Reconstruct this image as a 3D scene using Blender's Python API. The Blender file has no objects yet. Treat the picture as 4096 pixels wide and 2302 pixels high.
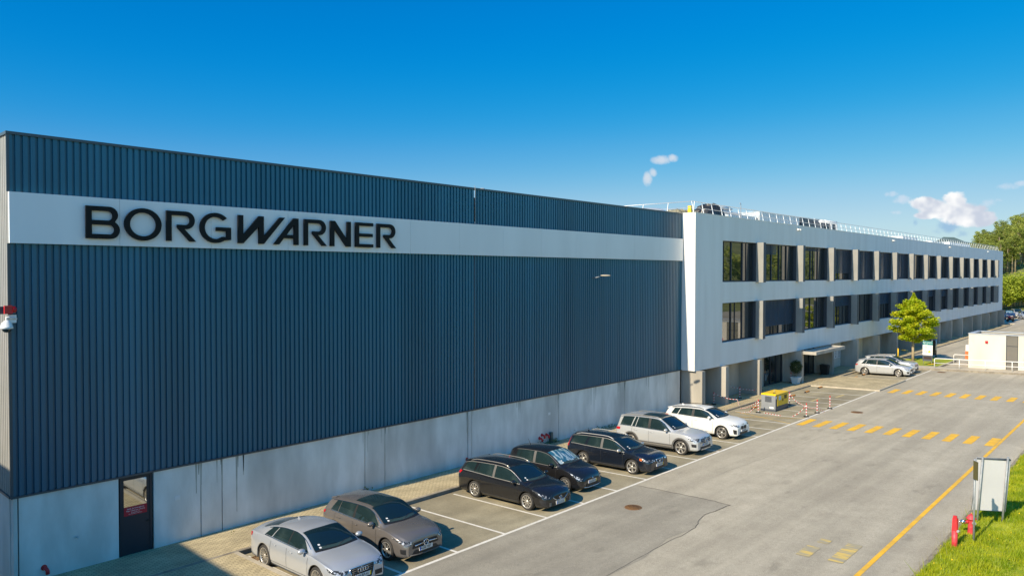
import bpy, math, random
import numpy as np
from mathutils import Matrix, Vector
from math import radians as rad, sin, cos, pi, sqrt, atan2, hypot
random.seed(7); RS = np.random.RandomState(11)
SC = bpy.context.scene
COL = SC.collection

# ------------------------------------------------------------------ camera
cam_d = bpy.data.cameras.new('camera'); cam = bpy.data.objects.new('camera', cam_d); COL.objects.link(cam)
a, b, c = rad(42.3413), rad(1.1763), rad(0.0943)
F = Vector((cos(a)*cos(b), sin(a)*cos(b), -sin(b))); r_ = Vector((sin(a), -cos(a), 0)); u_ = r_.cross(F)
r2 = r_*cos(c) + u_*sin(c); u2 = -r_*sin(c) + u_*cos(c)
m = Matrix((( r2.x, u2.x, -F.x, 0), (r2.y, u2.y, -F.y, -25.277), (r2.z, u2.z, -F.z, 9.26), (0, 0, 0, 1)))
cam.matrix_world = m
cam_d.lens = 25.814; cam_d.sensor_width = 36; cam_d.clip_start = .1; cam_d.clip_end = 6000
SC.camera = cam

# ------------------------------------------------------------------ light
SUN_DIR = Vector((-1, .032, .70)).normalized()          # towards the sun
EL = math.asin(SUN_DIR.z); AZ = atan2(SUN_DIR.x, SUN_DIR.y)
sd = bpy.data.lights.new('sun', 'SUN'); so = bpy.data.objects.new('sun', sd); COL.objects.link(so)
sd.energy = 4.7; sd.angle = rad(.53); sd.color = (1, .86, .64)
so.rotation_euler = SUN_DIR.to_track_quat('Z', 'Y').to_euler()
so.location = (-60, 0, 60)

w = bpy.data.worlds.new('World'); SC.world = w; w.use_nodes = True
nt = w.node_tree; N = nt.nodes; L = nt.links
bg = N['Background']; bg.inputs[1].default_value = .15
sky = N.new('ShaderNodeTexSky'); sky.sky_type = 'NISHITA'; sky.sun_disc = False
sky.sun_elevation = EL; sky.sun_rotation = AZ; sky.altitude = 300; sky.air_density = 1.0; sky.dust_density = .3; sky.ozone_density = 3.2
hs = N.new('ShaderNodeHueSaturation'); hs.inputs['Saturation'].default_value = 1.42; hs.inputs['Hue'].default_value = .492
L.new(sky.outputs[0], hs.inputs['Color'])
def vscale(src, f):
    n = N.new('ShaderNodeVectorMath'); n.operation = 'SCALE'; n.inputs['Scale'].default_value = f; L.new(src, n.inputs[0]); return n.outputs[0]
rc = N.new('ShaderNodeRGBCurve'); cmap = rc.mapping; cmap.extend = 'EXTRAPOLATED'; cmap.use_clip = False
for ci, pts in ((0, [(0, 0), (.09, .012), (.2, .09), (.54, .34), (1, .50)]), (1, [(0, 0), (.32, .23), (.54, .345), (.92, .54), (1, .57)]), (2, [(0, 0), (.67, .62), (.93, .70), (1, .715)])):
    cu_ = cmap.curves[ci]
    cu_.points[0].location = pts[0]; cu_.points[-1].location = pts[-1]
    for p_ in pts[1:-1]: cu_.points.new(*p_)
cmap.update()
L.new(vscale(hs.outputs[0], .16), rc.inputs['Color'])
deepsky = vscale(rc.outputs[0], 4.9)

def mth(op, x, y=None, z=None, clamp=False):
    n = N.new('ShaderNodeMath'); n.operation = op; n.use_clamp = clamp
    for i, v in enumerate((x, y, z)):
        if v is None: continue
        if isinstance(v, (int, float)): n.inputs[i].default_value = v
        else: L.new(v, n.inputs[i])
    return n.outputs[0]
tcw = N.new('ShaderNodeTexCoord'); sx = N.new('ShaderNodeSeparateXYZ'); L.new(tcw.outputs['Generated'], sx.inputs[0])
az_ = mth('MULTIPLY', mth('ARCTAN2', sx.outputs[1], sx.outputs[0]), 57.2958)
el_ = mth('MULTIPLY', mth('ARCSINE', sx.outputs[2]), 57.2958)
cv = N.new('ShaderNodeCombineXYZ'); L.new(az_, cv.inputs[0]); L.new(el_, cv.inputs[1])
def wn(scale, detail, off=0):
    n = N.new('ShaderNodeTexNoise'); n.inputs['Scale'].default_value = scale; n.inputs['Detail'].default_value = detail; n.inputs['Roughness'].default_value = .6
    mp = N.new('ShaderNodeMapping'); mp.inputs['Location'].default_value = (off, off*.7, off*.3); L.new(cv.outputs[0], mp.inputs[0]); L.new(mp.outputs[0], n.inputs[0])
    return n.outputs[0]
n1 = wn(.9, 7); n2 = wn(2.2, 5, 9.); n3 = wn(.45, 3, 20.)
def blobs(lst):
    acc = None
    for (a0, e0, ra, re, k) in lst:
        dx = mth('MULTIPLY', mth('SUBTRACT', az_, a0), 1/ra); dy = mth('MULTIPLY', mth('SUBTRACT', el_, e0), 1/re)
        d = mth('SUBTRACT', k, mth('ADD', mth('MULTIPLY', dx, dx), mth('MULTIPLY', dy, dy)))
        acc = d if acc is None else mth('MAXIMUM', acc, d)
    return acc
def px2ae(x, y):
    d = F + r2*((x-2048)/2937) + u2*((1151-y)/2937); d.normalize()
    return math.degrees(atan2(d.y, d.x)), math.degrees(math.asin(d.z))
def bl(x, y, rx, ry, k=1.0):
    A, E = px2ae(x, y); f = 57.3/2937*.86 if x > 3400 else 57.3/2937*1.05
    return (A, E, rx*f, ry*f*1.02, k)
main = blobs([bl(3690, 812, 50, 26), bl(3740, 835, 60, 34), bl(3818, 800, 40, 34), bl(3780, 840, 75, 34), bl(3850, 855, 85, 42), bl(3925, 875, 48, 34), bl(3870, 880, 50, 30), bl(3710, 860, 45, 16)])
wisp = blobs([bl(3565, 775, 34, 18, .8), bl(3610, 800, 45, 24, .85), bl(3950, 810, 45, 26, .55), bl(4040, 745, 60, 22, .7), bl(3585, 850, 40, 14, .45), bl(4080, 735, 40, 18, .7), bl(4000, 800, 30, 14, .5)])
wisp2 = blobs([bl(2645, 640, 38, 18, .95), bl(2590, 715, 20, 26, .95), bl(2690, 632, 24, 16, .75), bl(2612, 690, 16, 18, .8), bl(2730, 845, 40, 14, .35)])
low = blobs([bl(3800, 905, 62, 45, .9), bl(3760, 925, 50, 25, .7), bl(3660, 890, 18, 20, .6), bl(3850, 930, 40, 25, .7)])
def ramp(v, lo, hi):
    mr = N.new('ShaderNodeMapRange'); mr.interpolation_type = 'SMOOTHSTEP'; L.new(v, mr.inputs[0]); mr.inputs[1].default_value = lo; mr.inputs[2].default_value = hi
    return mr.outputs[0]
nz = mth('ADD', mth('MULTIPLY', mth('SUBTRACT', n1, .5), 1.9), mth('MULTIPLY', mth('SUBTRACT', n2, .5), 1.0))
a_main = ramp(mth('ADD', main, nz), -.30, .45)
a_wisp = mth('MULTIPLY', ramp(mth('ADD', wisp, nz), .05, .95), .62)
a_wisp2 = mth('MULTIPLY', ramp(mth('ADD', wisp2, nz), -.35, 1.0), .70)
a_low = mth('MULTIPLY', ramp(mth('ADD', low, nz), .1, 1.0), .6)
def mixc(f, A, B):
    n = N.new('ShaderNodeMix'); n.data_type = 'RGBA'
    if isinstance(f, (int, float)): n.inputs[0].default_value = f
    else: L.new(f, n.inputs[0])
    for i, v in ((6, A), (7, B)):
        if isinstance(v, tuple): n.inputs[i].default_value = v+(1,)
        else: L.new(v, n.inputs[i])
    return n.outputs[2]
k = 1/.15
cloudc = mixc(ramp(mth('ADD', n3, mth('MULTIPLY', mth('SUBTRACT', el_, 4.6), .10)), .36, .62), (.42*k, .46*k, .54*k), (.74*k, .74*k, .73*k))
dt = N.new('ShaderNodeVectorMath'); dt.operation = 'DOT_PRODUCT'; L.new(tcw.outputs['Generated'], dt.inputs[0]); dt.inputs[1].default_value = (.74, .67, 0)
skyc = mixc(ramp(dt.outputs['Value'], .2, .7), hs.outputs[0], deepsky)     # deeper sky only towards the view; brighter sky kept elsewhere for fill light
s1 = mixc(a_low, skyc, (.17*k, .30*k, .50*k))
s2 = mixc(a_wisp, s1, (.50*k, .55*k, .63*k))
s2 = mixc(a_wisp2, s2, (.58*k, .58*k, .60*k))
s3 = mixc(a_main, s2, cloudc)
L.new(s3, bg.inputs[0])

SC.view_settings.view_transform = 'Standard'; SC.view_settings.look = 'None'; SC.view_settings.gamma = 1
SC.view_settings.exposure = .50
SC.cycles.use_denoising = True; SC.cycles.max_bounces = 6; SC.cycles.diffuse_bounces = 3; SC.cycles.glossy_bounces = 3
SC.cycles.transmission_bounces = 3; SC.cycles.caustics_reflective = False; SC.cycles.caustics_refractive = False; SC.cycles.sample_clamp_indirect = 4

# ------------------------------------------------------------------ materials
def M(name, c, r=.6, m=0., c2=None, scale=3., detail=5, bump=0., bscale=30., stretch=(1, 1, 1), spec=.5, lo=.35, hi=.65, c3=None, s3=.3, coat=0):
    mt = bpy.data.materials.new(name); mt.use_nodes = True
    nt = mt.node_tree; P = nt.nodes['Principled BSDF']
    P.inputs['Base Color'].default_value = (*c, 1); P.inputs['Roughness'].default_value = r; P.inputs['Metallic'].default_value = m
    P.inputs['Specular IOR Level'].default_value = spec
    if coat: P.inputs['Coat Weight'].default_value = coat; P.inputs['Coat Roughness'].default_value = .04
    tc = nt.nodes.new('ShaderNodeTexCoord'); mp = nt.nodes.new('ShaderNodeMapping'); mp.inputs['Scale'].default_value = stretch
    nt.links.new(tc.outputs['Object'], mp.inputs[0])
    def noise(s, d):
        n = nt.nodes.new('ShaderNodeTexNoise'); n.inputs['Scale'].default_value = s; n.inputs['Detail'].default_value = d
        nt.links.new(mp.outputs[0], n.inputs[0]); return n.outputs[0]
    col = None
    if c2:
        rp = nt.nodes.new('ShaderNodeValToRGB'); rp.color_ramp.elements[0].position = lo; rp.color_ramp.elements[1].position = hi
        rp.color_ramp.elements[0].color = (*c, 1); rp.color_ramp.elements[1].color = (*c2, 1)
        nt.links.new(noise(scale, detail), rp.inputs[0]); col = rp.outputs[0]
    if c3:
        rp = nt.nodes.new('ShaderNodeValToRGB'); rp.color_ramp.elements[0].position = .45; rp.color_ramp.elements[1].position = .72
        rp.color_ramp.elements[0].color = (0, 0, 0, 1)
        nt.links.new(noise(s3, 4), rp.inputs[0])
        mx = nt.nodes.new('ShaderNodeMix'); mx.data_type = 'RGBA'; nt.links.new(rp.outputs[0], mx.inputs[0])
        if col: nt.links.new(col, mx.inputs[6])
        else: mx.inputs[6].default_value = (*c, 1)
        mx.inputs[7].default_value = (*c3, 1); col = mx.outputs[2]
    if col: nt.links.new(col, P.inputs['Base Color'])
    if bump:
        bp = nt.nodes.new('ShaderNodeBump'); bp.inputs['Strength'].default_value = bump; bp.inputs['Distance'].default_value = .02
        nt.links.new(noise(bscale, 3), bp.inputs['Height']); nt.links.new(bp.outputs[0], P.inputs['Normal'])
    return mt

def asphalt(name, ca, cb, cc):
    mt = M(name, ca, .88, c2=cb, scale=1.1, detail=8, c3=cc, s3=.16, bump=.5, bscale=60, spec=.35)
    nt = mt.node_tree; P = nt.nodes['Principled BSDF']
    src = P.inputs['Base Color'].links[0].from_socket
    n = nt.nodes.new('ShaderNodeTexNoise'); n.inputs['Scale'].default_value = 45; n.inputs['Detail'].default_value = 2
    tc = nt.nodes.new('ShaderNodeTexCoord'); nt.links.new(tc.outputs['Object'], n.inputs[0])
    mr = nt.nodes.new('ShaderNodeMapRange'); mr.inputs[1].default_value = .3; mr.inputs[2].default_value = .7; mr.inputs[3].default_value = .78; mr.inputs[4].default_value = 1.22
    nt.links.new(n.outputs[0], mr.inputs[0])
    v = nt.nodes.new('ShaderNodeVectorMath'); v.operation = 'SCALE'; nt.links.new(src, v.inputs[0]); nt.links.new(mr.outputs[0], v.inputs['Scale'])
    # long faint wheel tracks along the road
    mp = nt.nodes.new('ShaderNodeMapping'); mp.inputs['Scale'].default_value = (.05, 1.3, 1); nt.links.new(tc.outputs['Object'], mp.inputs[0])
    n4 = nt.nodes.new('ShaderNodeTexNoise'); n4.inputs['Scale'].default_value = 1; n4.inputs['Detail'].default_value = 5; nt.links.new(mp.outputs[0], n4.inputs[0])
    m4 = nt.nodes.new('ShaderNodeMapRange'); m4.inputs[1].default_value = .3; m4.inputs[2].default_value = .7; m4.inputs[3].default_value = .86; m4.inputs[4].default_value = 1.12
    nt.links.new(n4.outputs[0], m4.inputs[0])
    v2 = nt.nodes.new('ShaderNodeVectorMath'); v2.operation = 'SCALE'; nt.links.new(v.outputs[0], v2.inputs[0]); nt.links.new(m4.outputs[0], v2.inputs['Scale'])
    n5 = nt.nodes.new('ShaderNodeTexNoise'); n5.inputs['Scale'].default_value = 7; n5.inputs['Detail'].default_value = 6; n5.inputs['Roughness'].default_value = .75; nt.links.new(tc.outputs['Object'], n5.inputs[0])
    m5 = nt.nodes.new('ShaderNodeMapRange'); m5.inputs[1].default_value = .3; m5.inputs[2].default_value = .7; m5.inputs[3].default_value = .90; m5.inputs[4].default_value = 1.10
    nt.links.new(n5.outputs[0], m5.inputs[0])
    v3 = nt.nodes.new('ShaderNodeVectorMath'); v3.operation = 'SCALE'; nt.links.new(v2.outputs[0], v3.inputs[0]); nt.links.new(m5.outputs[0], v3.inputs['Scale'])
    # scattered dark oil and tyre spots
    n6 = nt.nodes.new('ShaderNodeTexNoise'); n6.inputs['Scale'].default_value = .9; n6.inputs['Detail'].default_value = 3; mp6 = nt.nodes.new('ShaderNodeMapping'); mp6.inputs['Location'].default_value = (31, 7, 0); mp6.inputs['Scale'].default_value = (.8, 1.6, 1); nt.links.new(tc.outputs['Object'], mp6.inputs[0]); nt.links.new(mp6.outputs[0], n6.inputs[0])
    m6 = nt.nodes.new('ShaderNodeMapRange'); m6.inputs[1].default_value = .64; m6.inputs[2].default_value = .74; m6.inputs[3].default_value = 1; m6.inputs[4].default_value = .82
    nt.links.new(n6.outputs[0], m6.inputs[0])
    v4 = nt.nodes.new('ShaderNodeVectorMath'); v4.operation = 'SCALE'; nt.links.new(v3.outputs[0], v4.inputs[0]); nt.links.new(m6.outputs[0], v4.inputs['Scale'])
    nt.links.new(v4.outputs[0], P.inputs['Base Color'])
    return mt

def brick(name, c1, c2, mortar, bw, bh, rough=.85, rot=0.):
    mt = bpy.data.materials.new(name); mt.use_nodes = True; nt = mt.node_tree; P = nt.nodes['Principled BSDF']
    P.inputs['Roughness'].default_value = rough; P.inputs['Specular IOR Level'].default_value = .3
    tc = nt.nodes.new('ShaderNodeTexCoord'); mp = nt.nodes.new('ShaderNodeMapping'); mp.inputs['Rotation'].default_value = (0, 0, rot)
    nt.links.new(tc.outputs['Object'], mp.inputs[0])
    bk = nt.nodes.new('ShaderNodeTexBrick'); bk.inputs['Scale'].default_value = 1; bk.inputs['Brick Width'].default_value = bw; bk.inputs['Row Height'].default_value = bh
    bk.inputs['Mortar Size'].default_value = .009; bk.inputs['Mortar Smooth'].default_value = .3; bk.inputs['Bias'].default_value = 0
    bk.inputs['Color1'].default_value = (*c1, 1); bk.inputs['Color2'].default_value = (*c2, 1); bk.inputs['Mortar'].default_value = (*mortar, 1)
    nt.links.new(mp.outputs[0], bk.inputs[0])
    n = nt.nodes.new('ShaderNodeTexNoise'); n.inputs['Scale'].default_value = .9; n.inputs['Detail'].default_value = 6; nt.links.new(tc.outputs['Object'], n.inputs[0])
    mr = nt.nodes.new('ShaderNodeMapRange'); mr.inputs[1].default_value = .3; mr.inputs[2].default_value = .7; mr.inputs[3].default_value = .78; mr.inputs[4].default_value = 1.15
    nt.links.new(n.outputs[0], mr.inputs[0])
    v = nt.nodes.new('ShaderNodeVectorMath'); v.operation = 'SCALE'; nt.links.new(bk.outputs[0], v.inputs[0]); nt.links.new(mr.outputs[0], v.inputs['Scale'])
    nt.links.new(v.outputs[0], P.inputs['Base Color'])
    bp = nt.nodes.new('ShaderNodeBump'); bp.inputs['Strength'].default_value = .5; bp.inputs['Distance'].default_value = .01; bp.invert = True
    nt.links.new(bk.outputs['Fac'], bp.inputs['Height']); nt.links.new(bp.outputs[0], P.inputs['Normal'])
    return mt

MAT = {}
MAT['asphalt'] = asphalt('asphalt', (.395, .352, .268), (.45, .403, .308), (.37, .328, .25))
MAT['bays'] = asphalt('bay asphalt', (.285, .248, .165), (.36, .315, .212), (.235, .203, .136))
MAT['patch'] = asphalt('newer asphalt', (.31, .282, .222), (.365, .332, .26), (.275, .248, .195))
MAT['crack'] = M('tar seal', (.05, .045, .038), .8)
MAT['paver'] = brick('clay pavers', (.60, .50, .30), (.47, .39, .24), (.20, .155, .09), .21, .105)
MAT['kerb'] = M('kerb stone', (.20, .17, .13), .9, c2=(.33, .29, .22), scale=3, bump=.3)
MAT['kerblight'] = M('pale kerb concrete', (.42, .37, .28), .9, c2=(.52, .46, .36), scale=3, bump=.3)
MAT['line'] = M('white road paint', (.66, .62, .53), .7, c2=(.78, .74, .66), scale=6, lo=.3)
MAT['yline'] = M('yellow road paint', (.80, .43, .02), .7, c2=(.88, .52, .04), scale=4, c3=(.62, .38, .07), s3=1.6)
MAT['faded'] = M('worn yellow paint', (.36, .32, .22), .8, c2=(.66, .47, .12), scale=2.2, detail=7, lo=.47, hi=.62, stretch=(3.6, .5, 1))
MAT['cladding'] = M('slate blue metal', (.004, .105, .175), .36, m=.0, c2=(.014, .140, .225), scale=.9, stretch=(2.2, 1, .06), c3=(.003, .085, .145), s3=.12, spec=.65)
MAT['cladlight'] = M('slate trim metal', (.05, .07, .085), .4, spec=.6)
MAT['white_band'] = M('white composite panel', (.70, .71, .72), .32, c2=(.76, .77, .78), scale=.6, stretch=(1, 1, .2), spec=.5)
MAT['letter'] = M('black sign plastic', (.003, .004, .005), .55, spec=.25)
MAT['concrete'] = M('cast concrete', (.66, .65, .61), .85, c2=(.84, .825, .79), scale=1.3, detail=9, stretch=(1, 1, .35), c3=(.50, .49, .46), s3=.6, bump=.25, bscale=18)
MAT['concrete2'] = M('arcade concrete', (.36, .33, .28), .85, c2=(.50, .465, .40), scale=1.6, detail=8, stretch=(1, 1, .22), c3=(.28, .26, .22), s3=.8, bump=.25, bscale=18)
MAT['concrete3'] = M('pale lodge concrete', (.60, .56, .48), .85, c2=(.72, .68, .59), scale=1.2, detail=7, stretch=(1, 1, .3), c3=(.50, .46, .38), s3=.6, bump=.2, bscale=18)
MAT['joint'] = M('dark joint', (.03, .03, .03), .9)
MAT['render'] = M('white render', (.73, .72, .70), .75, c2=(.79, .785, .77), scale=1.2, detail=8, stretch=(1, 1, .12), bump=.06, bscale=60)
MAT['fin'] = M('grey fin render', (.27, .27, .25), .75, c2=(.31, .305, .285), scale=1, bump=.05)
MAT['finshade'] = M('shade toned fin face', (.055, .068, .085), .6)  # fin front in the shade, painted darker than the grey fin itself
MAT['recess'] = M('charcoal and fin shade', (.045, .055, .068), .6)  # on the fins this dark tone paints in the shade of the inner part
MAT['glass'] = M('tinted glazing', (.012, .018, .020), .02, spec=1.0); MAT['glass'].node_tree.nodes['Principled BSDF'].inputs['IOR'].default_value = 1.95
MAT['doorglass'] = M('mirrored door glass', (.42, .44, .44), .03, m=1.)
MAT['frame'] = M('charcoal frame', (.016, .026, .038), .5)
MAT['blind'] = M('blind slat', (.11, .14, .18), .45, m=.3)
MAT['steel'] = M('galvanised steel', (.55, .56, .56), .42, m=.55, c2=(.66, .66, .66), scale=6)
MAT['pole'] = M('weathered galvanised pole', (.25, .27, .28), .55, m=.3, c2=(.34, .36, .37), scale=8)
MAT['whitepaint'] = M('white paint', (.78, .78, .76), .45)
MAT['duct'] = M('duct metal', (.52, .54, .55), .4, m=.4, c2=(.62, .64, .65), scale=2)
MAT['unit'] = M('roof unit metal', (.05, .075, .10), .4, m=.2)
MAT['tarp'] = M('black tarpaulin', (.012, .013, .015), .28, c2=(.03, .03, .03), scale=3, bump=1., bscale=5)
MAT['khaki'] = M('dusty sheeting', (.10, .09, .06), .5, c2=(.30, .27, .17), scale=4, bump=1., bscale=6)
MAT['yellow'] = M('yellow enamel', (.83, .52, .01), .4)
MAT['green'] = M('x', (.05, .12, .01), .6)
MAT['greypanel'] = M('grey enamel', (.22, .235, .255), .45, c2=(.25, .265, .28), scale=4)
MAT['darkpanel'] = M('dark grey enamel', (.07, .08, .10), .5)
MAT['black'] = M('black rubber', (.015, .015, .015), .6)
MAT['red'] = M('red enamel', (.62, .02, .03), .4, c2=(.52, .03, .03), scale=9)
MAT['redfade'] = M('faded red enamel', (.66, .07, .08), .5, c2=(.55, .04, .05), scale=9)
MAT['orange'] = M('orange reflective', (.85, .33, .01), .5)
MAT['vermilion'] = M('vermilion cabinet', (.78, .16, .05), .5)
MAT['signred'] = M('red sign vinyl', (.48, .01, .03), .5)
MAT['signwhite'] = M('white sign vinyl', (.75, .75, .74), .5)
MAT['signteal'] = M('teal sign vinyl', (.02, .19, .18), .5)
MAT['boardback'] = M('grey board back', (.50, .50, .51), .45, c2=(.54, .54, .55), scale=1)
MAT['grate'] = M('rusty iron', (.10, .05, .02), .7, c2=(.24, .12, .04), scale=30)
MAT['bark'] = M('pale bark', (.30, .24, .15), .9, c2=(.42, .34, .22), scale=9, stretch=(1, 1, .3), bump=.4)
MAT['dirt'] = M('bare soil', (.36, .28, .18), .95, c2=(.45, .36, .24), scale=4, bump=.3)

def leafmat(name, c, c2, trans=.35, rough=.5):
    mt = M(name, c, rough, c2=c2, scale=1.4, detail=3, spec=.35)
    nt = mt.node_tree; P = nt.nodes['Principled BSDF']; out = nt.nodes['Material Output']
    tr = nt.nodes.new('ShaderNodeBsdfTranslucent'); mx = nt.nodes.new('ShaderNodeMixShader'); mx.inputs[0].default_value = trans
    nt.links.new(P.inputs['Base Color'].links[0].from_socket, tr.inputs[0])
    nt.links.new(P.outputs[0], mx.inputs[1]); nt.links.new(tr.outputs[0], mx.inputs[2]); nt.links.new(mx.outputs[0], out.inputs[0])
    return mt
MAT['leaf'] = leafmat('young maple leaf', (.38, .50, .012), (.66, .66, .03), .5)
MAT['leafdark'] = leafmat('olive leaf', (.035, .06, .015), (.07, .10, .03), .2)
MAT['euca'] = leafmat('gum tree leaf', (.20, .25, .045), (.36, .40, .08), .4)
MAT['euca2'] = leafmat('gum tree leaf pale', (.27, .34, .05), (.46, .48, .10), .4)
MAT['bush'] = leafmat('hedge leaf', (.26, .34, .025), (.46, .50, .05), .4)
MAT['grass'] = leafmat('grass blade', (.24, .34, .008), (.46, .49, .018), .4)
MAT['grassbase'] = M('grass ground', (.20, .27, .012), .95, c2=(.38, .40, .03), scale=2.5, detail=8, bump=.8, bscale=25)
MAT['hill'] = M('forest floor', (.12, .15, .035), .95, c2=(.26, .26, .08), scale=.12, detail=8, bump=.5, bscale=2)
MAT['farhill'] = M('haze tinted ridge', (.07, .11, .10), .95, c2=(.10, .15, .13), scale=.02, detail=6)  # blue cast of distance haze mixed into the ridge colour
MAT['flower'] = M('yellow petal', (.85, .55, .01), .6)

# ------------------------------------------------------------------ mesh helpers
class MB:
    def __init__(s): s.v = []; s.f = []; s.m = []; s.sm = []
    def face(s, pts, mi=0, sm=False):
        n = len(s.v); s.v += [tuple(p) for p in pts]; s.f.append(tuple(range(n, n+len(pts)))); s.m.append(mi); s.sm.append(sm)
    def box(s, x0, x1, y0, y1, z0, z1, mi=0):
        n = len(s.v); s.v += [(x, y, z) for x in (x0, x1) for y in (y0, y1) for z in (z0, z1)]
        for q in ((0,1,3,2),(4,6,7,5),(0,4,5,1),(2,3,7,6),(0,2,6,4),(1,5,7,3)): s.f.append(tuple(n+i for i in q)); s.m.append(mi); s.sm.append(False)
        return s
    def hexa(s, P, mi=0):      # 8 points: bottom ring 4, top ring 4 (ccw)
        n = len(s.v); s.v += [tuple(p) for p in P]
        for q in ((3,2,1,0),(4,5,6,7),(0,1,5,4),(1,2,6,5),(2,3,7,6),(3,0,4,7)): s.f.append(tuple(n+i for i in q)); s.m.append(mi); s.sm.append(False)
        return s
    def tube(s, pts, r, n=8, mi=0, cap=True):
        pts = [Vector(p) for p in pts]; rr = r if isinstance(r, (list, tuple)) else [r]*len(pts); rings = []
        up = None
        for i, p in enumerate(pts):
            d = (pts[min(i+1, len(pts)-1)] - pts[max(i-1, 0)]).normalized()
            if up is None: up = d.orthogonal().normalized()
            up = (up - d*up.dot(d)).normalized(); sd_ = d.cross(up)
            base = len(s.v); s.v += [tuple(p + (up*cos(2*pi*k/n) + sd_*sin(2*pi*k/n))*rr[i]) for k in range(n)]; rings.append(base)
        for i in range(len(rings)-1):
            for k in range(n):
                s.f.append((rings[i]+k, rings[i]+(k+1) % n, rings[i+1]+(k+1) % n, rings[i+1]+k)); s.m.append(mi); s.sm.append(True)
        if cap:
            s.f.append(tuple(rings[0]+k for k in reversed(range(n)))); s.m.append(mi); s.sm.append(False)
            s.f.append(tuple(rings[-1]+k for k in range(n))); s.m.append(mi); s.sm.append(False)
        return s
    def lathe(s, prof, o=(0, 0, 0), n=20, axis='z', mi=0):    # prof: (radius, height)
        base = len(s.v)
        for (r, h) in prof:
            for k in range(n):
                q = 2*pi*k/n
                p = (r*cos(q), r*sin(q), h) if axis == 'z' else ((r*cos(q), h, r*sin(q)) if axis == 'y' else (h, r*cos(q), r*sin(q)))
                s.v.append((p[0]+o[0], p[1]+o[1], p[2]+o[2]))
        for i in range(len(prof)-1):
            for k in range(n):
                A, B = base+i*n, base+(i+1)*n
                s.f.append((A+k, A+(k+1) % n, B+(k+1) % n, B+k)); s.m.append(mi); s.sm.append(True)
        return s
    def grid(s, P, mi=0, sm=True, flip=False):    # P[i][j] points
        base = len(s.v); ni, nj = len(P), len(P[0])
        for row in P: s.v += [tuple(p) for p in row]
        for i in range(ni-1):
            for j in range(nj-1):
                q = (base+i*nj+j, base+i*nj+j+1, base+(i+1)*nj+j+1, base+(i+1)*nj+j)
                s.f.append(q[::-1] if flip else q); s.m.append(mi); s.sm.append(sm)
        return s
    def build(s, name, mat, parent=None, loc=None, rot=None):
        me = bpy.data.meshes.new(name); me.from_pydata(s.v, [], s.f)
        mats = mat if isinstance(mat, (list, tuple)) else [mat]
        for k_ in mats: me.materials.append(MAT[k_] if isinstance(k_, str) else k_)
        me.polygons.foreach_set('material_index', s.m); me.polygons.foreach_set('use_smooth', s.sm); me.update()
        o = bpy.data.objects.new(name, me); COL.objects.link(o)
        if parent: o.parent = parent
        if loc: o.location = loc
        if rot: o.rotation_euler = rot
        return o
def recalc(o):
    import bmesh
    bm = bmesh.new(); bm.from_mesh(o.data); bmesh.ops.recalc_face_normals(bm, faces=bm.faces); bm.to_mesh(o.data); bm.free(); return o
def tag(o, label=None, cat=None, group=None, kind=None):
    if label: o['label'] = label
    if cat: o['category'] = cat
    if group: o['group'] = group
    if kind: o['kind'] = kind
    return o
def empty(name, loc=(0, 0, 0), rz=0., label=None, cat=None, group=None):
    o = bpy.data.objects.new(name, None); COL.objects.link(o); o.location = loc; o.rotation_euler = (0, 0, rz); o.empty_display_size = .3
    return tag(o, label, cat, group)
def struct(name, mb, mat): return tag(mb.build(name, mat), kind='structure')
def copy_tree(o, parent=None):
    kids = list(o.children)
    c_ = o.copy(); COL.objects.link(c_)
    if parent is not None: c_.parent = parent
    for ch in kids: copy_tree(ch, c_)
    return c_
def text_obj(name, body, size, mat, parent, loc, rot, extrude=.002, align='CENTER', sx_=1.0):
    cu = bpy.data.curves.new(name, 'FONT'); cu.body = body; cu.size = size; cu.extrude = extrude; cu.align_x = align; cu.align_y = 'CENTER'; cu.resolution_u = 3
    t = bpy.data.objects.new(name, cu); COL.objects.link(t)
    dg = bpy.context.evaluated_depsgraph_get(); me = bpy.data.meshes.new_from_object(t.evaluated_get(dg)); me.name = name
    bpy.data.objects.remove(t); bpy.data.curves.remove(cu)
    o = bpy.data.objects.new(name, me); COL.objects.link(o); me.materials.clear(); me.materials.append(MAT[mat]); o.parent = parent; o.location = loc; o.rotation_euler = rot; o.scale = (sx_, 1, 1)
    return o
def gz(y): return .009 - .03*y          # height of the tilted yard at distance y from the hall
# ------------------------------------------------------------------ ground, road, pavements
def ground_z(x, y):
    if x < 161.6 and y > -2.9: return -.42
    if y > 0: return .009
    return gz(max(y, -45))
xs_ = [-900, -200, -20, 161.5, 161.7, 260, 900, 4000]; ys_ = [-3000, -400, -45, -25, -2.95, -2.85, 0, 60, 400, 3000]
g = MB(); g.grid([[(x, y, ground_z(x, y)) for y in ys_] for x in xs_], sm=False, flip=True)
gr = struct('ground', g, 'asphalt')

def sheet(name, polys, mat, dz=.004, base=gz):
    mb = MB()
    for P in polys:
        A = sum(P[i][0]*P[(i+1) % len(P)][1]-P[(i+1) % len(P)][0]*P[i][1] for i in range(len(P)))
        if A < 0: P = P[::-1]
        mb.face([(x, y, base(y)+dz) for x, y in P])
    return struct(name, mb, mat)
def rect(x0, x1, y0, y1): return [(x0, y0), (x1, y0), (x1, y1), (x0, y1)]

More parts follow.
